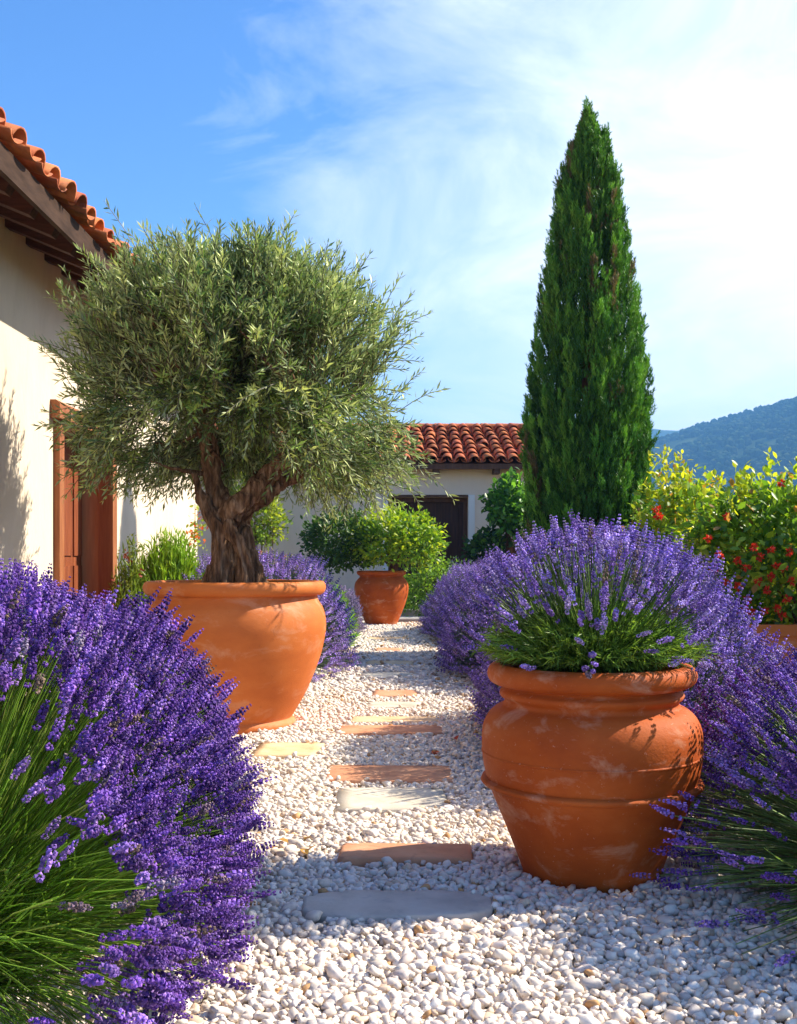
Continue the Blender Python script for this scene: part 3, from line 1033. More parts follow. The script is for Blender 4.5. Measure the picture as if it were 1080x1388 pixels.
mb = MB()
px_m = OY / F
limbs = [
    ([(299, 800), (304, 770), (303, 735), (306, 708), (324, 685), (352, 656), (377, 633), (402, 612), (425, 585), (452, 545)], [26, 21, 18, 17, 16, 14, 13, 11, 8, 5], 0.0),
    ([(318, 800), (319, 770), (311, 738), (304, 710), (298, 684), (289, 648), (283, 612), (278, 575), (262, 530)], [22, 19, 16, 16, 15, 14, 12, 9, 6], .07),
    ([(290, 800), (297, 775), (300, 745), (294, 715), (281, 692), (270, 668), (262, 640)], [14, 13, 12, 12, 10, 8, 6], -.06),
    ([(344, 800), (339, 775), (334, 752), (330, 728), (328, 708), (334, 692), (352, 678), (368, 662), (392, 650), (430, 630)], [16, 14, 13, 12, 12, 12, 12, 11, 8, 5], .13),
    ([(333, 800), (332, 775), (330, 750), (318, 728), (308, 708)], [13, 11, 9, 9, 9], -.13),
    ([(358, 800), (350, 782), (345, 762), (342, 745)], [10, 10, 9, 6], .02),
    ([(276, 800), (284, 785), (290, 768)], [9, 10, 10], -.02),
]
for k, (pp, rr, dy) in enumerate(limbs):
    pts = cpath([opx(x, y, dy + (.05 * math.sin(i * 1.3 + k) if i > 3 else 0)) for i, (x, y) in enumerate(pp)], 40)
    rad = np.interp(np.linspace(0, 1, len(pts)), np.linspace(0, 1, len(rr)), rr) * px_m * .88
    mb.tube(pts, rad, 14)
tmp = mb.build('trunk_raw', M['bark'])
md = tmp.modifiers.new('r', 'REMESH')
md.mode = 'VOXEL'
md.voxel_size = .0085
dg = bpy.context.evaluated_depsgraph_get()
ev = tmp.evaluated_get(dg).to_mesh()
nv = len(ev.vertices)
co_ = np.zeros(nv * 3)
ev.vertices.foreach_get('co', co_)
co_ = co_.reshape(-1, 3)
no_ = np.zeros(nv * 3)
ev.vertices.foreach_get('normal', no_)
no_ = no_.reshape(-1, 3)
fq = np.array([list(p.vertices) for p in ev.polygons if len(p.vertices) == 4])
ft = np.array([list(p.vertices) for p in ev.polygons if len(p.vertices) == 3]).reshape(-1, 3)
# twisted, furrowed grain
disp = np.zeros(nv)
for i, (p, q) in enumerate(zip(co_, no_)):
    tw = (p[2] - 1.0) * 1.5
    x, y = p[0] - OX, p[1] - OY
    xr, yr = x * math.cos(tw) - y * math.sin(tw), x * math.sin(tw) + y * math.cos(tw)
    v3 = Vector((xr * 16, yr * 16, p[2] * 3.0))
    a1 = 1 - abs(noise.noise(v3)) * 2
    a2 = noise.noise(Vector((xr * 38, yr * 38, p[2] * 8)))
    a3 = noise.noise(Vector((p[0] * 7, p[1] * 7, p[2] * 5)))
    disp[i] = .026 * (a1 - .5) + .010 * a2 + .02 * a3
co_ = co_ + no_ * disp[:, None]
tmp.evaluated_get(dg).to_mesh_clear()
bpy.data.objects.remove(tmp)
mb = MB()
mb.add(co_, fq)
if len(ft):
    mb.f3.append(ft)
mb.build('trunk', M['bark'], ot, smooth=True)

# crown outline in photo pixels (half widths by row), lumpy
CC = opx(322, 496) + np.array([0, .12, 0])
pxs = OY / F


def olive_radius(d):
    """distance from crown centre to crown surface along unit direction d (metres)"""
    ang = np.arctan2(d[:, 2], d[:, 0])
    an = np.radians([-180, -160, -140, -120, -105, -90, -75, -60, -45, -30, -15, 0, 15, 30, 45, 60, 75, 90, 105, 120, 135, 150, 165, 180])
    rp = np.array([238, 254, 252, 208, 166, 140, 160, 218, 256, 264, 250, 234, 216, 196, 174, 158, 150, 150, 154, 164, 182, 208, 228, 238])
    r_xz = np.interp(ang, an, rp) * pxs
    h = np.sqrt(d[:, 0] ** 2 + d[:, 2] ** 2)
    ry = 1.35
    return 1 / np.sqrt((h / r_xz) ** 2 + (d[:, 1] / ry) ** 2)


NT = 4800
cd = rdirs(230)
ci = rng.integers(0, 230, NT)
d = unit(cd[ci] + rng.normal(0, .085, (NT, 3)))
lm = np.array([noise.fractal(Vector(q) * 3.0 + Vector((4, 1, 7)), 1, 2, 3) for q in d])
fr = np.where(rng.random(NT) < .74, rng.uniform(.80, 1.0, NT) * rng.uniform(.78, 1.07, 230)[ci], rng.uniform(.2, .62, NT))
org = CC + d * (olive_radius(d) * fr * (1 + .17 * lm) - .12)[:, None]
tdir = unit(d * .62 + np.array([0, 0, .80]) + rng.normal(0, .34, (NT, 3)))
low = d[:, 2] < -.25
tdir[low] = unit(d[low] * .8 + np.array([0, 0, .0]) + rng.normal(0, .45, (low.sum(), 3)))
tl = rng.uniform(.16, .36, NT) * np.where(rng.random(NT) < .10, 1.35, 1) * np.where((fr > .93) & (rng.random(NT) < .22), 1.22, 1)
# no twigs through the wall / below the clearing around the limbs
ok = (org[:, 0] > -2.9) & ~((np.abs(org[:, 0] - OX + .05) < .42) & (org[:, 2] < CC[2] - .42) & (org[:, 1] < OY + .2) & (org[:, 1] > OY - .95))
org, tdir, tl = org[ok], tdir[ok], tl[ok]
NT = len(org)
twig_end = org + tdir * tl[:, None] + np.array([0, 0, -.03])
mbl, mbt = MB(), MB()
tc0 = np.tile(np.array([[.14, .12, .07]]), (NT, 1))
stems_mesh(mbt, org - tdir * .12, org + tdir * (tl * .5)[:, None] + np.array([0, 0, .03]), twig_end, np.full(NT, .0030), tc0, tc0 * 1.1, 3)
side = unit(np.cross(tdir, rdirs(NT)))
side2 = np.cross(tdir, side)
pal = np.array([(.20, .30, .055), (.30, .39, .09), (.075, .13, .03), (.50, .55, .18), (.12, .20, .05)])
cpt = pal[rng.integers(0, 5, NT)] * rng.uniform(.75, 1.2, (NT, 1))
nl = 11
for j in range(nl):
    u = .08 + .92 * j / (nl - 1)
    pos = (1 - u) ** 2 * (org - tdir * .12) + 2 * u * (1 - u) * (org + tdir * (tl * .5)[:, None] + np.array([0, 0, .03])) + u * u * twig_end
    a = j * 1.45
    for sgn in (1, -1):
        s_ = (side * math.cos(a) + side2 * math.sin(a)) * sgn
        ld = unit(tdir * (1.0 if j < nl - 1 else 1.8) + s_ * rng.uniform(.45, 1.05, (NT, 1)) + rng.normal(0, .16, (NT, 3)))
        ll = rng.uniform(.052, .090, NT) * (1 - .35 * (j == nl - 1))
        nn = unit(tdir * .6 - s_ * .5 + rng.normal(0, .35, (NT, 3)))
        m = frames(ld, nn) * np.stack([ll * .20, ll, ll], -1)[:, None, :]
        sel = rng.random(NT) < .92
        mbl.stamp(OLV_V, OLV_F, m[sel], pos[sel], (cpt * rng.uniform(.8, 1.2, (NT, 1)) * (1 + .35 * (u - .5)))[sel])
# secondary boughs
ends = [opx(*q) for q in ((402, 612), (425, 585), (286, 612), (280, 575), (262, 640), (392, 650), (345, 640))]
mbb = MB()
for k in range(95):
    dd = rdirs(1)[0]
    dd[2] = abs(dd[2]) if rng.random() < .7 else dd[2]
    e = CC + dd * olive_radius(dd[None])[0] * rng.uniform(.5, .9)
    s0 = ends[int(np.argmin([np.linalg.norm(q - e) + rng.uniform(0, .3) for q in ends]))]
    pts = branch_pts(s0, e, .12, 8, k)
    mbb.tube(pts, np.linspace(.020, .005, 8), 5, (1, 1, 1), cap=False)
mbb.build('branch', M['bark'], ot, smooth=True)
mbt.build('twig', M['stem'], ot)
mbl.build('crown', M['olive_leaf'], ot, smooth=True)

# ---- cypress
CXP, CYP = 2.39, 13.0
ct = thing('cypress_tree', 'tall narrow dark green cypress standing right of the far house', 'tree', (CXP, CYP, 0))
Hc = 7.05
zz = np.array([0, .35, .8, 1.76, 2.69, 3.6, 4.54, 5.47, 6.0, 6.4, 6.77, 7.05])
rz = .90 * np.array([.50, .66, .73, .755, .74, .67, .54, .39, .30, .17, .05, .01])
mb = MB()
mb.tube([(CXP, CYP, 0), (CXP + .02, CYP, 2), (CXP, CYP, 4.5), (CXP, CYP, 6.6)], [.15, .12, .07, .015], 10)
mb.build('trunk', M['bark2'], ct, smooth=True)
NF = 1450
fz = rng.uniform(.05, 1, NF) ** 1.15 * 6.35
fz = np.sort(fz)
fa = rng.uniform(0, 2 * PI, NF)
PP, DD, CL, SZ = [], [], [], []
palc = np.array([(.070, .19, .022), (.10, .25, .026), (.15, .32, .034), (.045, .13, .02)])
for k in range(NF):
    r0 = np.interp(fz[k], zz, rz)
    lay = rng.choice([1.0, 1.0, 1.04, .86, .7, .5])
    ln_ = rng.uniform(.45, .95) * (1 - .35 * fz[k] / 7)
    m_ = int(26 * ln_ / .7)
    u = rng.random(m_) ** .85
    z = fz[k] + u * ln_
    r0 = r0 * (1 + .16 * noise.noise(Vector((math.cos(fa[k]) * 1.6, math.sin(fa[k]) * 1.6, fz[k] * .9))))
    rr = np.minimum(np.interp(z, zz, rz, right=.0) * 1.06, r0 * 1.04) * lay * (.90 + .13 * u) + .045 * (u > .75)
    wid = .085 * (1 - .75 * u) * (.6 + .4 * r0 / .8)
    a = fa[k]
    radial = np.array([math.cos(a), math.sin(a), 0])
    tang = np.array([-math.sin(a), math.cos(a), 0])
    pts = np.array([CXP, CYP, 0]) + radial * rr[:, None] + tang * (rng.normal(0, 1, m_) * wid)[:, None] + radial * (np.abs(rng.normal(0, .5, m_)) * wid)[:, None]
    pts[:, 2] = np.minimum(z, 7.0)
    pts[:, :2] = np.array([CXP, CYP]) + (pts[:, :2] - np.array([CXP, CYP])) * np.clip((7.12 - z) / .8, .12, 1)[:, None]
    PP.append(pts)
    DD.append(np.tile(radial, (m_, 1)))
    c = palc[rng.integers(0, 4)] * rng.uniform(.65, 1.3)
    if rng.random() < .05:
        c = np.array((.16, .12, .05))
    CL.append(c * (1 + .35 * (u[:, None] - .4)))
    SZ.append(np.full(m_, 1 - .3 * fz[k] / 7))
for k in range(30):                       # a second, lower leader right of the tip
    z0 = 4.9 + 1.35 * k / 29
    m_ = 24
    u = rng.random(m_)
    a = rng.uniform(0, 2 * PI, m_)
    rr = (.16 - .10 * (k / 29)) * rng.uniform(.5, 1.05, m_) * (1 - .6 * u)
    o_ = np.stack([np.cos(a), np.sin(a), np.zeros(m_)], -1)
    pts = np.array([CXP + .20, CYP - .08, z0]) + o_ * rr[:, None]
    pts[:, 2] += u * .30
    PP.append(pts)
    DD.append(o_)
    CL.append(np.tile(palc[rng.integers(0, 4)] * rng.uniform(.7, 1.3), (m_, 1)))
    SZ.append(np.full(m_, .72))
for k in range(46):                       # stray shoots standing off the outline
    z0 = rng.uniform(.8, 6.0)
    a = rng.uniform(0, 2 * PI)
    o_ = np.array([math.cos(a), math.sin(a), 0])
    u = np.linspace(0, 1, 9)
    pts = np.array([CXP, CYP, z0]) + o_ * (np.interp(z0, zz, rz) * .98 + .10 * u[:, None]) + np.array([0, 0, 1]) * (u * .30)[:, None]
    PP.append(pts)
    DD.append(np.tile(o_, (9, 1)))
    CL.append(np.tile(palc[rng.integers(0, 4)] * rng.uniform(.7, 1.2), (9, 1)))
    SZ.append(np.full(9, .62) * (1 - .4 * u))
PP, DD, CL, SZ = np.vstack(PP), np.vstack(DD), np.vstack(CL), np.concatenate(SZ)
# a second small leader on the right of the tip, as in the photo
SP_V, SP_F = [], []
r = np.random.default_rng(77)
n = 0
for i in range(15):
    y = i / 14
    a = i * 2.4
    o = np.array([math.cos(a), 0, math.sin(a)])
    f = unit(np.array([o[0] * .55, 1, o[2] * .55]))
    mt = frames(f[None], (o + r.normal(0, .4, 3))[None])[0] * np.array([.085, .36, .36])
    v = BLADE_V @ mt.T + np.array([0, y * .8, 0]) + o * .05 * (1 - y)
    SP_V.append(v)
    SP_F.append(BLADE_F + n)
    n += 5
SP_V, SP_F = np.vstack(SP_V), np.vstack(SP_F)
K = len(PP)
up = unit(np.array([0, 0, 1.0]) + DD * rng.uniform(-.05, .38, (K, 1)) + rng.normal(0, .15, (K, 3)))
sz = rng.uniform(.11, .19, K) * SZ
m = frames(up, rdirs(K)) * np.stack([sz, sz, sz], -1)[:, None, :]
mb = MB()
mb.stamp(SP_V, SP_F, m, PP, CL)
mb.build('crown', M['cypress'], ct)
print('cypress sprays', K)

# ---- generic shrubs
YG = [(.38, .47, .028), (.22, .36, .025), (.54, .55, .03), (.13, .25, .022), (.34, .44, .03)]
MG = [(.12, .24, .025), (.17, .31, .03), (.09, .18, .022), (.22, .36, .03)]
DG = [(.035, .085, .02), (.05, .115, .024), (.03, .07, .02)]


def shrub(name, label, cat, c, R, ncl, per, lsize, spread, pal, trunk=None, base=0, group=None, sh=None, tip=None, mat='leaf', inner=.5, lump=.2, asp=.62, stemmat='bark2', cl2=None, lower=-.75, ex=2.2):
    t = thing(name, label, cat, (c[0], c[1], base), group)
    mb = MB()
    A, B = blob(c, R, ncl, inner, lump, ex, lower)
    if sh:
        a2, b2 = shoots(c, R, *sh)
        crown(mb, (a2, b2), max(3, per // 3), lsize * .8, spread * .38, pal[:1] + pal[2:3] if len(pal) > 2 else pal, .3, asp, tip)
    crown(mb, (A, B), per, lsize, spread, pal, .45, asp, tip)
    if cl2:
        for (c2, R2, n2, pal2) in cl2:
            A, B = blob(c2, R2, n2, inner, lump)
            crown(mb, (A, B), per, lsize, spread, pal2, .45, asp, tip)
    mb.build('crown', M[mat], t, smooth=True)
    mb = MB()
    if trunk:
        for k, (r0, r1, top) in enumerate(trunk):
            mb.tube(branch_pts((c[0] + rng.normal(0, .02), c[1], base), top, .05, 7, 50 + k), np.linspace(r0, r1, 7), 8)
    else:
        for k in range(9):
            q = rdirs(1)[0]
            q[2] = abs(q[2])
            mb.tube(branch_pts((c[0] + q[0] * .1, c[1] + q[1] * .1, base), np.array(c) + q * np.array(R) * .7, .1, 6, 70 + k), np.linspace(.016, .004, 6), 5)
    mb.build('trunk' if trunk else 'stem', M[stemmat], t, smooth=True)
    return t


# clipped shrub in the far pot: bright right lobe, left lobe's shade put into darker green leaf colours
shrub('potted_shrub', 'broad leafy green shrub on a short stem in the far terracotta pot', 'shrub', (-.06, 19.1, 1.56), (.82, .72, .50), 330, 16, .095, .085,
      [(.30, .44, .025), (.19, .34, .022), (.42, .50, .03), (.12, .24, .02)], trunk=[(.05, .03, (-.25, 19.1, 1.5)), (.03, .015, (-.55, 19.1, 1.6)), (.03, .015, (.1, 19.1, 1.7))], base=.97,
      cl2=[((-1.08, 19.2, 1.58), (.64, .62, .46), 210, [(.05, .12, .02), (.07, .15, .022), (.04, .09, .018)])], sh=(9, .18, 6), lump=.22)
# low hedge at the end of the path
shrub('hedge_shrub', 'low dark green rounded bush at the end of the path right of the far pot', 'shrub', (.85, 20.9, .52), (.95, .6, .66), 330, 14, .075, .08, MG, lump=.12)
# climber against the far house
st = shrub('climbing_shrub', 'dark green climber on a reddish trunk against the far house wall', 'climber', (2.42, 22.6, 2.35), (.42, .35, .62), 90, 13, .15, .085,
           [(.09, .24, .028), (.13, .30, .035), (.06, .15, .022)], trunk=[(.13, .09, (2.42, 22.6, 1.9)), (.05, .02, (2.0, 22.6, 1.6)), (.06, .03, (2.75, 22.6, 2.6))], asp=.8,
           cl2=[((1.95, 22.6, 1.42), (.42, .3, .36), 55, DG + MG[:1]), ((2.75, 22.65, 1.75), (.42, .3, .55), 60, DG + MG[:1])], lump=.3)

# red flowered shrub in trough + yellow-green neighbours
ft = shrub('flowering_shrub', 'big yellow green shrub dotted with red flowers growing from the terracotta trough', 'shrub', (3.36, 8.45, 1.22), (1.08, .62, .58), 700, 15, .082, .075,
           [(.30, .42, .026), (.16, .30, .022), (.46, .52, .03), (.085, .19, .02), (.12, .25, .02), (.19, .33, .02)], base=.64, sh=(18, .34, 7), tip=((.42, .22, .05), .03), lump=.25, lower=-.9)
RED = [(890, 690), (852 + 40, 700), (985, 790), (1013, 813), (1009, 825), (1030, 755), (1000, 795), (1063, 770), (1052, 768), (1040, 800), (1012, 770), (1000, 760), (978, 823), (1053, 825), (985, 700), (1060, 655), (1028, 788), (1070, 748), (1022, 742), (1045, 745), (968, 772), (1036, 828), (1066, 812), (975, 752), (1018, 830), (1072, 788), (996, 830), (1044, 782), (960, 730), (1060, 835)]
for k, (px, py) in enumerate(RED):
    y = 7.74 + .06 * rng.random() if py > 720 else 8.1
    q = np.array([(px - 540) / F * y, y, E - (py - HY) / F * y])
    mb = MB()
    n = 26
    dd = rdirs(n)
    m = frames(dd, rdirs(n)) * (np.array([.6, 1, 1]) * .033 * rng.uniform(.7, 1.2, (n, 1)))[:, None, :]
    mb.stamp(LEAF_V, LEAF_F, m, np.tile(q, (n, 1)) + dd * .008, np.array([(.70, .045, .015)]) * rng.uniform(.6, 1.2, (n, 1)))
    mb.build('flower', M['petal'], ft, smooth=True)
shrub('yellow_shrub', 'loose yellow green bush behind the trough, next to the cypress', 'shrub', (3.22, 11.6, 1.05), (.72, .7, .98), 420, 15, .095, .09,
      YG, sh=(16, .42, 7), tip=((.50, .26, .05), .05), lump=.3)
shrub('yellow_shrub', 'yellow green bush at the right edge behind the red flowered shrub', 'shrub', (4.85, 11.8, 1.0), (1.05, .8, .72), 420, 15, .095, .09,
      YG, sh=(12, .5, 7), tip=((.55, .12, .05), .03), lump=.3)
shrub('evergreen_bush', 'dark olive green bush low on the skyline between the yellow bushes', 'bush', (8.9, 27, 1.7), (2.5, 1.5, 1.35), 500, 14, .16, .16, DG + [(.10, .11, .04)], lump=.3)
shrub('evergreen_bush', 'dark bush farther off at the right, under the hillside', 'bush', (13.8, 32, 1.1), (3.4, 1.8, 1.35), 460, 14, .18, .18, DG, lump=.3)

# left border by the house
def tuft(name, label, c, R, n, ll, wd, col, base=0, flowers=None, group=None):
    t = thing(name, label, 'plant', (c[0], c[1], base), group)
    needle_clump(t, 'foliage', c, R, n, ll, wd, col, base + .01, M['stem'])
    if flowers:
        pal, k, s = flowers
        mb = MB()
        d = rdirs(k)
        d[:, 2] = np.abs(d[:, 2])
        pos = np.array([c[0], c[1], base]) + d * np.array(R) * rng.uniform(.86, 1.08, (k, 1))
        per = 7
        pos = np.repeat(pos, per, 0) + rng.normal(0, s * .5, (k * per, 3))
        m = frames(rdirs(k * per), rdirs(k * per)) * (np.array([.7, 1, 1]) * s * rng.uniform(.6, 1.2, (k * per, 1)))[:, None, :]
        mb.stamp(LEAF_V, LEAF_F, m, pos, np.repeat(np.array(pal)[rng.integers(0, len(pal), k)], per, 0) * rng.uniform(.7, 1.2, (k * per, 1)))
        mb.build('blossom', M['petal'], t, smooth=True)
    return t


tuft('border_plant', 'bright green feathery plant between the left house door and the olive pot', (-2.28, 10.3, 0), (.42, .4, 1.42), 2600, .09, .0042, (.32, .52, .04), flowers=([(.5, .16, .04), (.35, .06, .04), (.45, .3, .08)], 26, .03))
tuft('border_plant', 'reddish tipped small plant at the foot of the left house wall', (-2.58, 10.0, 0), (.24, .3, 1.36), 420, .09, .0042, (.26, .38, .05), flowers=([(.42, .10, .04), (.30, .05, .04), (.25, .3, .05)], 60, .035))
tuft('border_plant', 'bright green grassy mound behind the purple lavender on the left', (-1.28, 14.4, 0), (.68, .9, 1.0), 2200, .09, .0045, (.26, .48, .05))
tuft('border_plant', 'dusty pink flowering plant near the far house, left of the far pot', (-1.95, 15.2, 0), (.85, .8, 1.30), 900, .10, .004, (.24, .27, .10), flowers=([(.55, .27, .20), (.5, .32, .22), (.42, .36, .14), (.5, .2, .16)], 230, .045))
tuft('border_plant', 'pale pink flowering plant under the far house window beside the hedge bush', (1.25, 21.9, 0), (.42, .3, 1.18), 260, .10, .004, (.16, .25, .08), flowers=([(.5, .28, .42), (.55, .4, .45)], 60, .05))
# orange flowered spire and yellow-green climber seen past the olive trunk
t = thing('orange_flower', 'thin orange flowered spire beside the left house corner, left of the olive trunk', 'plant', (-2.70, 13.6, 0))
mb = MB()
sp = branch_pts((-2.70, 13.6, 0), (-2.68, 13.6, 1.95), .02, 9, 5)
mb.tube(sp, np.linspace(.012, .005, 9), 5, (.16, .22, .05))
A = np.array([sp[min(8, int(k))] for k in np.linspace(2, 8, 40)])
crown(mb, (A + rng.normal(0, .05, A.shape), unit(rng.normal(size=A.shape) + [0, 0, .5])), 5, .07, .05, [(.22, .33, .04), (.30, .36, .05)], .3)
mb.build('foliage', M['leaf'], t, smooth=True)
mb = MB()
n = 46
m = frames(rdirs(n), rdirs(n)) * (np.array([.7, 1, 1]) * .06 * rng.uniform(.6, 1.2, (n, 1)))[:, None, :]
mb.stamp(LEAF_V, LEAF_F, m, np.array([-2.66, 13.55, 1.62]) + rng.normal(0, 1, (n, 3)) * np.array([.07, .06, .13]), np.array([(.75, .16, .02)]) * rng.uniform(.7, 1.2, (n, 1)))
mb.build('blossom', M['petal'], t, smooth=True)
shrub('vine', 'yellow green vine hanging by the far house seen through the olive branches', 'vine', (-3.05, 22.8, 2.05), (.50, .35, .62), 130, 13, .11, .09, [(.30, .40, .04), (.36, .42, .06), (.22, .34, .03)], cl2=[((-3.35, 22.8, 2.95), (.55, .35, .6), 110, [(.22, .32, .04), (.3, .36, .05)])], lump=.3)

# ------------------------------------------------------------------ houses
def tile_roof(mb, o, along, n, upv, m, sp, row, rad, jit=.016, drop=0):
    """barrel tiles: o = eave corner, along = unit vector along eave, upv = unit vector up the slope"""
    o, al, uv = np.array(o, float), unit(along), unit(upv)
    nr = unit(np.cross(al, uv))
    if nr[2] < 0:
        nr = -nr
    th = np.linspace(-.05, PI + .05, 9)
    th2 = np.linspace(PI + .15, 2 * PI - .15, 7)
    for i in range(n):
        for j in range(m):
            for kind in (0, 1):
                t_ = th if kind == 0 else th2
                r0 = rad * (1.06 if kind == 0 else .95)
                r1 = rad * (.84 if kind == 0 else 1.05)
                ce = o + al * ((i + (.5 if kind else 0)) * sp + rng.normal(0, jit)) + uv * (j * row + rng.normal(0, jit * 1.2) - (.0 if kind == 0 else .02))
                base_l = .035 if kind == 0 else .075
                lift0, lift1 = base_l + .030, base_l
                sk = rng.normal(0, .02)
                thick = .016
                a = ce + nr * lift0
                b = ce + uv * (row * 1.16) + nr * lift1 + al * sk
                rings = []
                for (cen, rr, rin) in ((a, r0, 0), (a, r0, thick), (b, r1, 0), (b, r1, thick)):
                    q = rr - rin
                    rings.append(cen + al * (np.cos(t_) * q)[:, None] + nr * (np.sin(t_) * q * (.92 if kind == 0 else .55))[:, None])
                k = len(t_)
                v = np.vstack(rings)
                f = []
                for e in range(k - 1):
                    f += [(e, e + 1, 2 * k + e + 1, 2 * k + e), (k + e + 1, k + e, 3 * k + e, 3 * k + e + 1), (e + 1, e, k + e, k + e + 1)]
                f += [(0, 2 * k, 3 * k, k), (k - 1, 2 * k - 1, 4 * k - 1, 3 * k - 1)]
                g_ = rng.uniform(.72, 1.2)
                cc_ = np.array([1, rng.uniform(.86, 1.06), rng.uniform(.8, 1.1)]) * g_ * (1 if kind == 0 else .8)
                mb.add(v, f, cc_)


def wall_with_hole(mb, x0, x1, z0, z1, hx0, hx1, hz1, fn, thick_fn=None):
    """rectangle (u, z) with a door-like hole, mapped to 3-D by fn(u, z)"""
    us = [x0, hx0, hx1, x1]
    for (a, b, c, d) in ((x0, hx0, z0, z1), (hx1, x1, z0, z1), (hx0, hx1, hz1, z1)):
        mb.add([fn(a, c), fn(b, c), fn(b, d), fn(a, d)], [(0, 1, 2, 3)])


# --- left house: long wall at x = -3 facing the path
WX = -3.0
LH = thing('house', 'cream plastered house on the left with a tiled eave and brown wooden doorway', 'house', (-5.5, 9, 0))
DY0, DY1, DZ = 9.03, 10.75, 2.43
mb = MB()
for (a, b, c, d) in ((2.0, DY0, 0, 3.86), (DY1, 15.4, 0, 3.86), (DY0, DY1, DZ, 3.86)):
    mb.box((WX - .40, a, c), (WX, b, d))
mb.box((-9, 15.0, 0), (WX - .401, 15.4, 3.86))
mb.box((-9, 2.0, 0), (WX - .401, 2.4, 3.86))
mb.box((-9.4, 2.0, 0), (-9.001, 15.4, 3.86))
mb.build('wall', M['plaster'], LH)
# roof deck / soffit
EX, EZ, SLOPE = -2.42, 3.66, .40
RX = -6.2
mb = MB()
rz_ = EZ + SLOPE * (EX - RX)
y0, y1 = 1.6, 15.9
mb.prism([(EX, y0, EZ), (RX, y0, rz_), (RX, y0, rz_ + .05), (EX, y0, EZ + .05)], (0, y1 - y0, 0))
soff = mb.build('soffit', M['soffit_wood'], LH)
mb = MB()
mb.prism([(-10, y0, EZ), (-10, y0, EZ + .05), (RX - .002, y0, rz_ + .05), (RX - .002, y0, rz_)], (0, y1 - y0, 0))
mb.build('roof_slope', M['tile'], LH)
mb = MB()
ul = math.sqrt(1 + SLOPE ** 2)
tile_roof(mb, (EX + .07, y0 + .05, EZ + .035), (0, 1, 0), 52, (-1 / ul, 0, SLOPE / ul), 8, .278, .46, .110, .020)
mb.build('roof', M['tile'], LH, smooth=True)
mb = MB()
mb.box((EX - .002, y0, EZ - .115), (EX + .035, y1, EZ + .052))
mb.build('fascia', M['fascia'], LH)
y = 2.15
while y < 15.6:
    mb = MB()
    a, b = EX - .05, WX - .35
    za, zb = EZ + SLOPE * (EX - a) - .003, EZ + SLOPE * (EX - b) - .003
    hh = .135
    mb.prism([(a, y, za), (b, y, zb), (b, y, zb - hh), (a - .03, y, za - hh), (a, y, za - hh + .05)], (0, .105, 0))
    mb.build('rafter', M['rafter_wood'], LH)
    y += .44
# doorway: recessed leaf, tan jamb lining, brown casing posts, lintel
mb = MB()
mb.box((WX - .34, DY0 + .02, 0), (WX - .29, DY1 - .02, DZ - .02))
for k in range(5):
    yy0 = DY0 + .06 + k * .335
    mb.box((WX - .289, yy0, .1), (WX - .275, yy0 + .28, 1.15))
    mb.box((WX - .289, yy0, 1.25), (WX - .275, yy0 + .28, 2.45))
dr = mb.build('door', M['door_wood'], LH)
mb = MB()
mb.tube([(WX - .27, DY0 + .9, 1.0), (WX - .22, DY0 + .9, 1.0), (WX - .22, DY0 + .9, 1.16), (WX - .27, DY0 + .9, 1.16)], .011, 6)
mb.build('handle', M['iron'], dr)
for a, b in ((DY1 - .055, DY1 - .004), (DY0 + .004, DY0 + .055)):
    mb = MB()
    mb.box((WX - .285, a, 0), (WX - .10, b, DZ - .004))
    mb.build('jamb_lining', M['tan_wood'], LH)
for a, b in ((DY0 - .05, DY0 + .075), (DY1 - .10, DY1 + .06)):
    mb = MB()
    mb.box((WX - .095, a, 0), (WX + .055, b, DZ - .001))
    mb.build('door_post', M['frame_wood'], LH)
mb = MB()
mb.prism([(WX - .095, DY0 - .14, DZ + .002), (WX + .085, DY0 - .14, DZ + .002), (WX + .085, DY0 - .14, DZ + .13), (WX + .05, DY0 - .14, DZ + .16), (WX - .095, DY0 - .14, DZ + .16)], (0, DY1 - DY0 + .28, 0))
mb.build('lintel', M['frame_wood'], LH)

# --- far house facing the path
HYF = 24.0
FH = thing('house', 'low far house closing the end of the path, dark door, barrel tile roof', 'house', (-1.5, 27, 0))
FX0, FX1 = -9.0, 4.3
dx0, dx1, dz = -.24, 1.62, 2.68
mb = MB()
for (a, b, c, d) in ((FX0, dx0, 0, 3.32), (dx1, FX1, 0, 3.32), (dx0, dx1, dz, 3.32)):
    mb.box((a, HYF, c), (b, HYF + .45, d))
mb.box((FX0, HYF + .451, 0), (FX0 + .4, 31, 3.32))
mb.box((FX1 - .4, HYF + .451, 0), (FX1, 31, 3.32))
mb.prism([(FX1 - .4, HYF + .2, 3.322), (FX1 - .4, 31, 3.322), (FX1 - .4, 27.4, 4.55)], (.4, 0, 0))
mb.build('wall', M['plaster_shade'], FH)
mb = MB()
mb.box((dx0, HYF - .02, dz + .001), (dx1, HYF + .3, dz + .05))
mb.build('lintel', M['dark_wood'], FH)
mb = MB()
mb.box((dx0, HYF + .34, 0), (dx1, HYF + .40, dz))
for k in range(9):
    x = dx0 + .015 + k * .2055
    mb.box((x, HYF + .325, .02), (x + .19, HYF + .339, dz - .12))
dr = mb.build('door', M['old_door_wood'], FH)
mb = MB()
mb.box((dx0 + .9, HYF + .29, 1.05), (dx0 + .94, HYF + .324, 1.25))
mb.build('handle', M['iron'], dr)
mb = MB()
mb.box((dx0 + .002, HYF + .22, 0), (dx0 + .10, HYF + .322, dz - .11))
mb.box((dx1 - .10, HYF + .22, 0), (dx1 - .002, HYF + .322, dz - .11))
mb.box((dx0 + .002, HYF + .22, dz - .108), (dx1 - .002, HYF + .322, dz - .004))
mb.build('door_frame', M['dark_wood'], FH)
ey, ez, ry_, rz2 = HYF - .42, 3.36, 27.4, 4.66
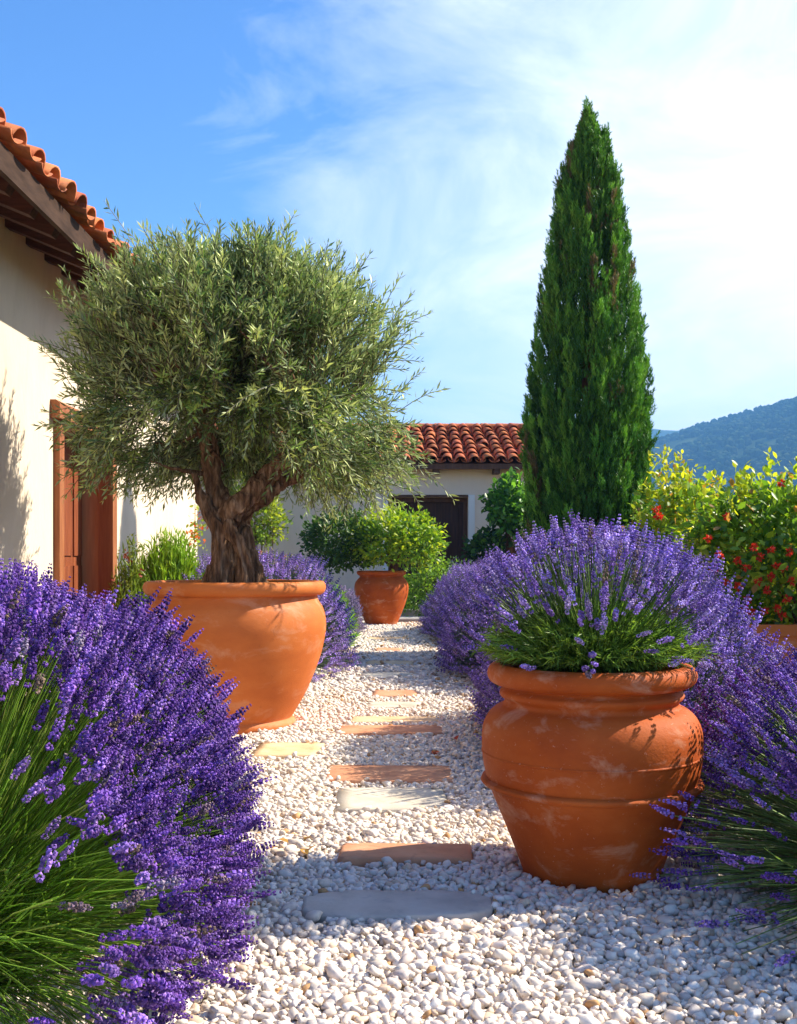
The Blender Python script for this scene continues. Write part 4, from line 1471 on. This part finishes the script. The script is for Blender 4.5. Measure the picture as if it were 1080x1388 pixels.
sl_ = (rz2 - ez) / (ry_ - ey)
mb = MB()
mb.prism([(FX0 - .3, ey, ez), (FX0 - .3, ry_, rz2), (FX0 - .3, ry_, rz2 + .05), (FX0 - .3, ey, ez + .05)], (FX1 - FX0 + .6, 0, 0))
mb.build('soffit', M['dark_wood'], FH)
mb = MB()
mb.prism([(FX0 - .3, 31.3, ez), (FX0 - .3, 31.3, ez + .05), (FX0 - .3, ry_ + .002, rz2 + .05), (FX0 - .3, ry_ + .002, rz2)], (FX1 - FX0 + .6, 0, 0))
mb.build('roof_slope', M['tile'], FH)
mb = MB()
ul = math.hypot(1, sl_)
tile_roof(mb, (FX0 - .2, ey - .05, ez + .045), (1, 0, 0), 44, (0, 1 / ul, sl_ / ul), 8, .312, .50, .128, .016)
for k in range(34):                       # ridge caps
    x = FX0 - .3 + k * .41
    pts = np.linspace(-.1, PI + .1, 8)
    v = np.vstack([np.stack([np.full(8, xx), ry_ + np.cos(pts) * rr, rz2 + .06 + np.sin(pts) * rr * .8], -1) for xx, rr in ((x, .16), (x + .46, .14))])
    mb.add(v, [(i, i + 1, 9 + i, 8 + i) for i in range(7)], np.array([1, 1, 1]) * rng.uniform(.75, 1.15))
mb.build('roof', M['tile'], FH, smooth=True)
mb = MB()
mb.box((FX0 - .3, ey - .03, ez - .07), (FX1 + .3, ey - .002, ez + .052))
mb.build('fascia', M['dark_wood'], FH)
for px in (308, 385, 462, 591, 673, 755):
    x = (px - 540) / F * 23.7
    mb = MB()
    mb.prism([(x - .075, ey + .02, ez - .16), (x - .075, HYF - .003, ez - .16), (x - .075, HYF - .003, ez + .10), (x - .075, ey + .02, ez - .002)], (.15, 0, 0))
    mb.build('rafter', M['dark_wood'], FH)
for a, b in ((dx0 - .13, dx0 - .002), (dx1 + .002, dx1 + .15)):
    mb = MB()
    mb.box((a, HYF - .035, 0), (b, HYF - .002, dz + .05))
    mb.build('door_surround', M['white_wall'], FH)

# steps at the end of the path
for k, (y0_, y1_, h0, lab) in enumerate(((19.75, 20.55, .10, 'lower grey stone step at the end of the gravel path'), (20.552, 21.6, .22, 'upper grey stone step in front of the far house'))):
    mb = MB()
    mb.prism([(-.8, y0_, 0), (-.8, y1_, 0), (-.8, y1_, h0), (-.8, y0_ + .02, h0), (-.8, y0_, h0 - .02)], (1.5, 0, 0))
    tag(mb.build('stone_step', M['greystep']), lab, 'step', 'stone steps at the end of the path')

# dry leaves on the gravel
for k, (px, py, lab, col) in enumerate(((408, 1158, 'curled yellow dry leaves lying on gravel left of the orange slab', (.55, .30, .06)), (590, 1028, 'reddish dry leaf lying on the gravel between the two big pots', (.40, .10, .04)), (628, 1012, 'tiny red leaf lying on the gravel nearest the banded pot', (.45, .07, .03)))):
    dd = depth_of(py)
    q = np.array([gx(px, dd), dd, .045])
    for _ in range((6, 2, 1)[k]):
        mb = MB()
        f = rdirs(1) * np.array([1, 1, .25])
        m = frames(f, np.array([[0, 0, 1.0]]) + rng.normal(0, .3, (1, 3))) * (np.array([[.75, 1, 1.6]]) * .055 * rng.uniform(.7, 1.2, (1, 1)))[:, None, :]
        mb.stamp(LEAF_V, LEAF_F, m, q + rng.normal(0, 1, (1, 3)) * np.array([.06, .05, .004]), np.array([col]) * rng.uniform(.6, 1.3, (1, 1)))
        tag(mb.build('dry_leaf', M['petal'], smooth=True), lab, 'leaf', ('dry leaves left of the orange slab', 'dry leaves between the two big pots', None)[k])

# ------------------------------------------------------------------ air
def add_haze():
    m, nt, out = mat_new('haze')
    v = N(nt, 'ShaderNodeVolumePrincipled')
    v.inputs['Color'].default_value = (.20, .52, 1.0, 1)
    v.inputs['Density'].default_value = HAZE
    v.inputs['Anisotropy'].default_value = .0
    nt.links.new(v.outputs['Volume'], out.inputs['Volume'])
    mb = MB()
    mb.box((-9500, -80, -16), (9500, 9500, 290))
    o = mb.build('haze', m)
    o['kind'] = 'stuff'


HAZE = .0004
if HAZE:
    add_haze()
print('verts total', sum(len(o.data.vertices) for o in scene.objects if o.type == 'MESH'))
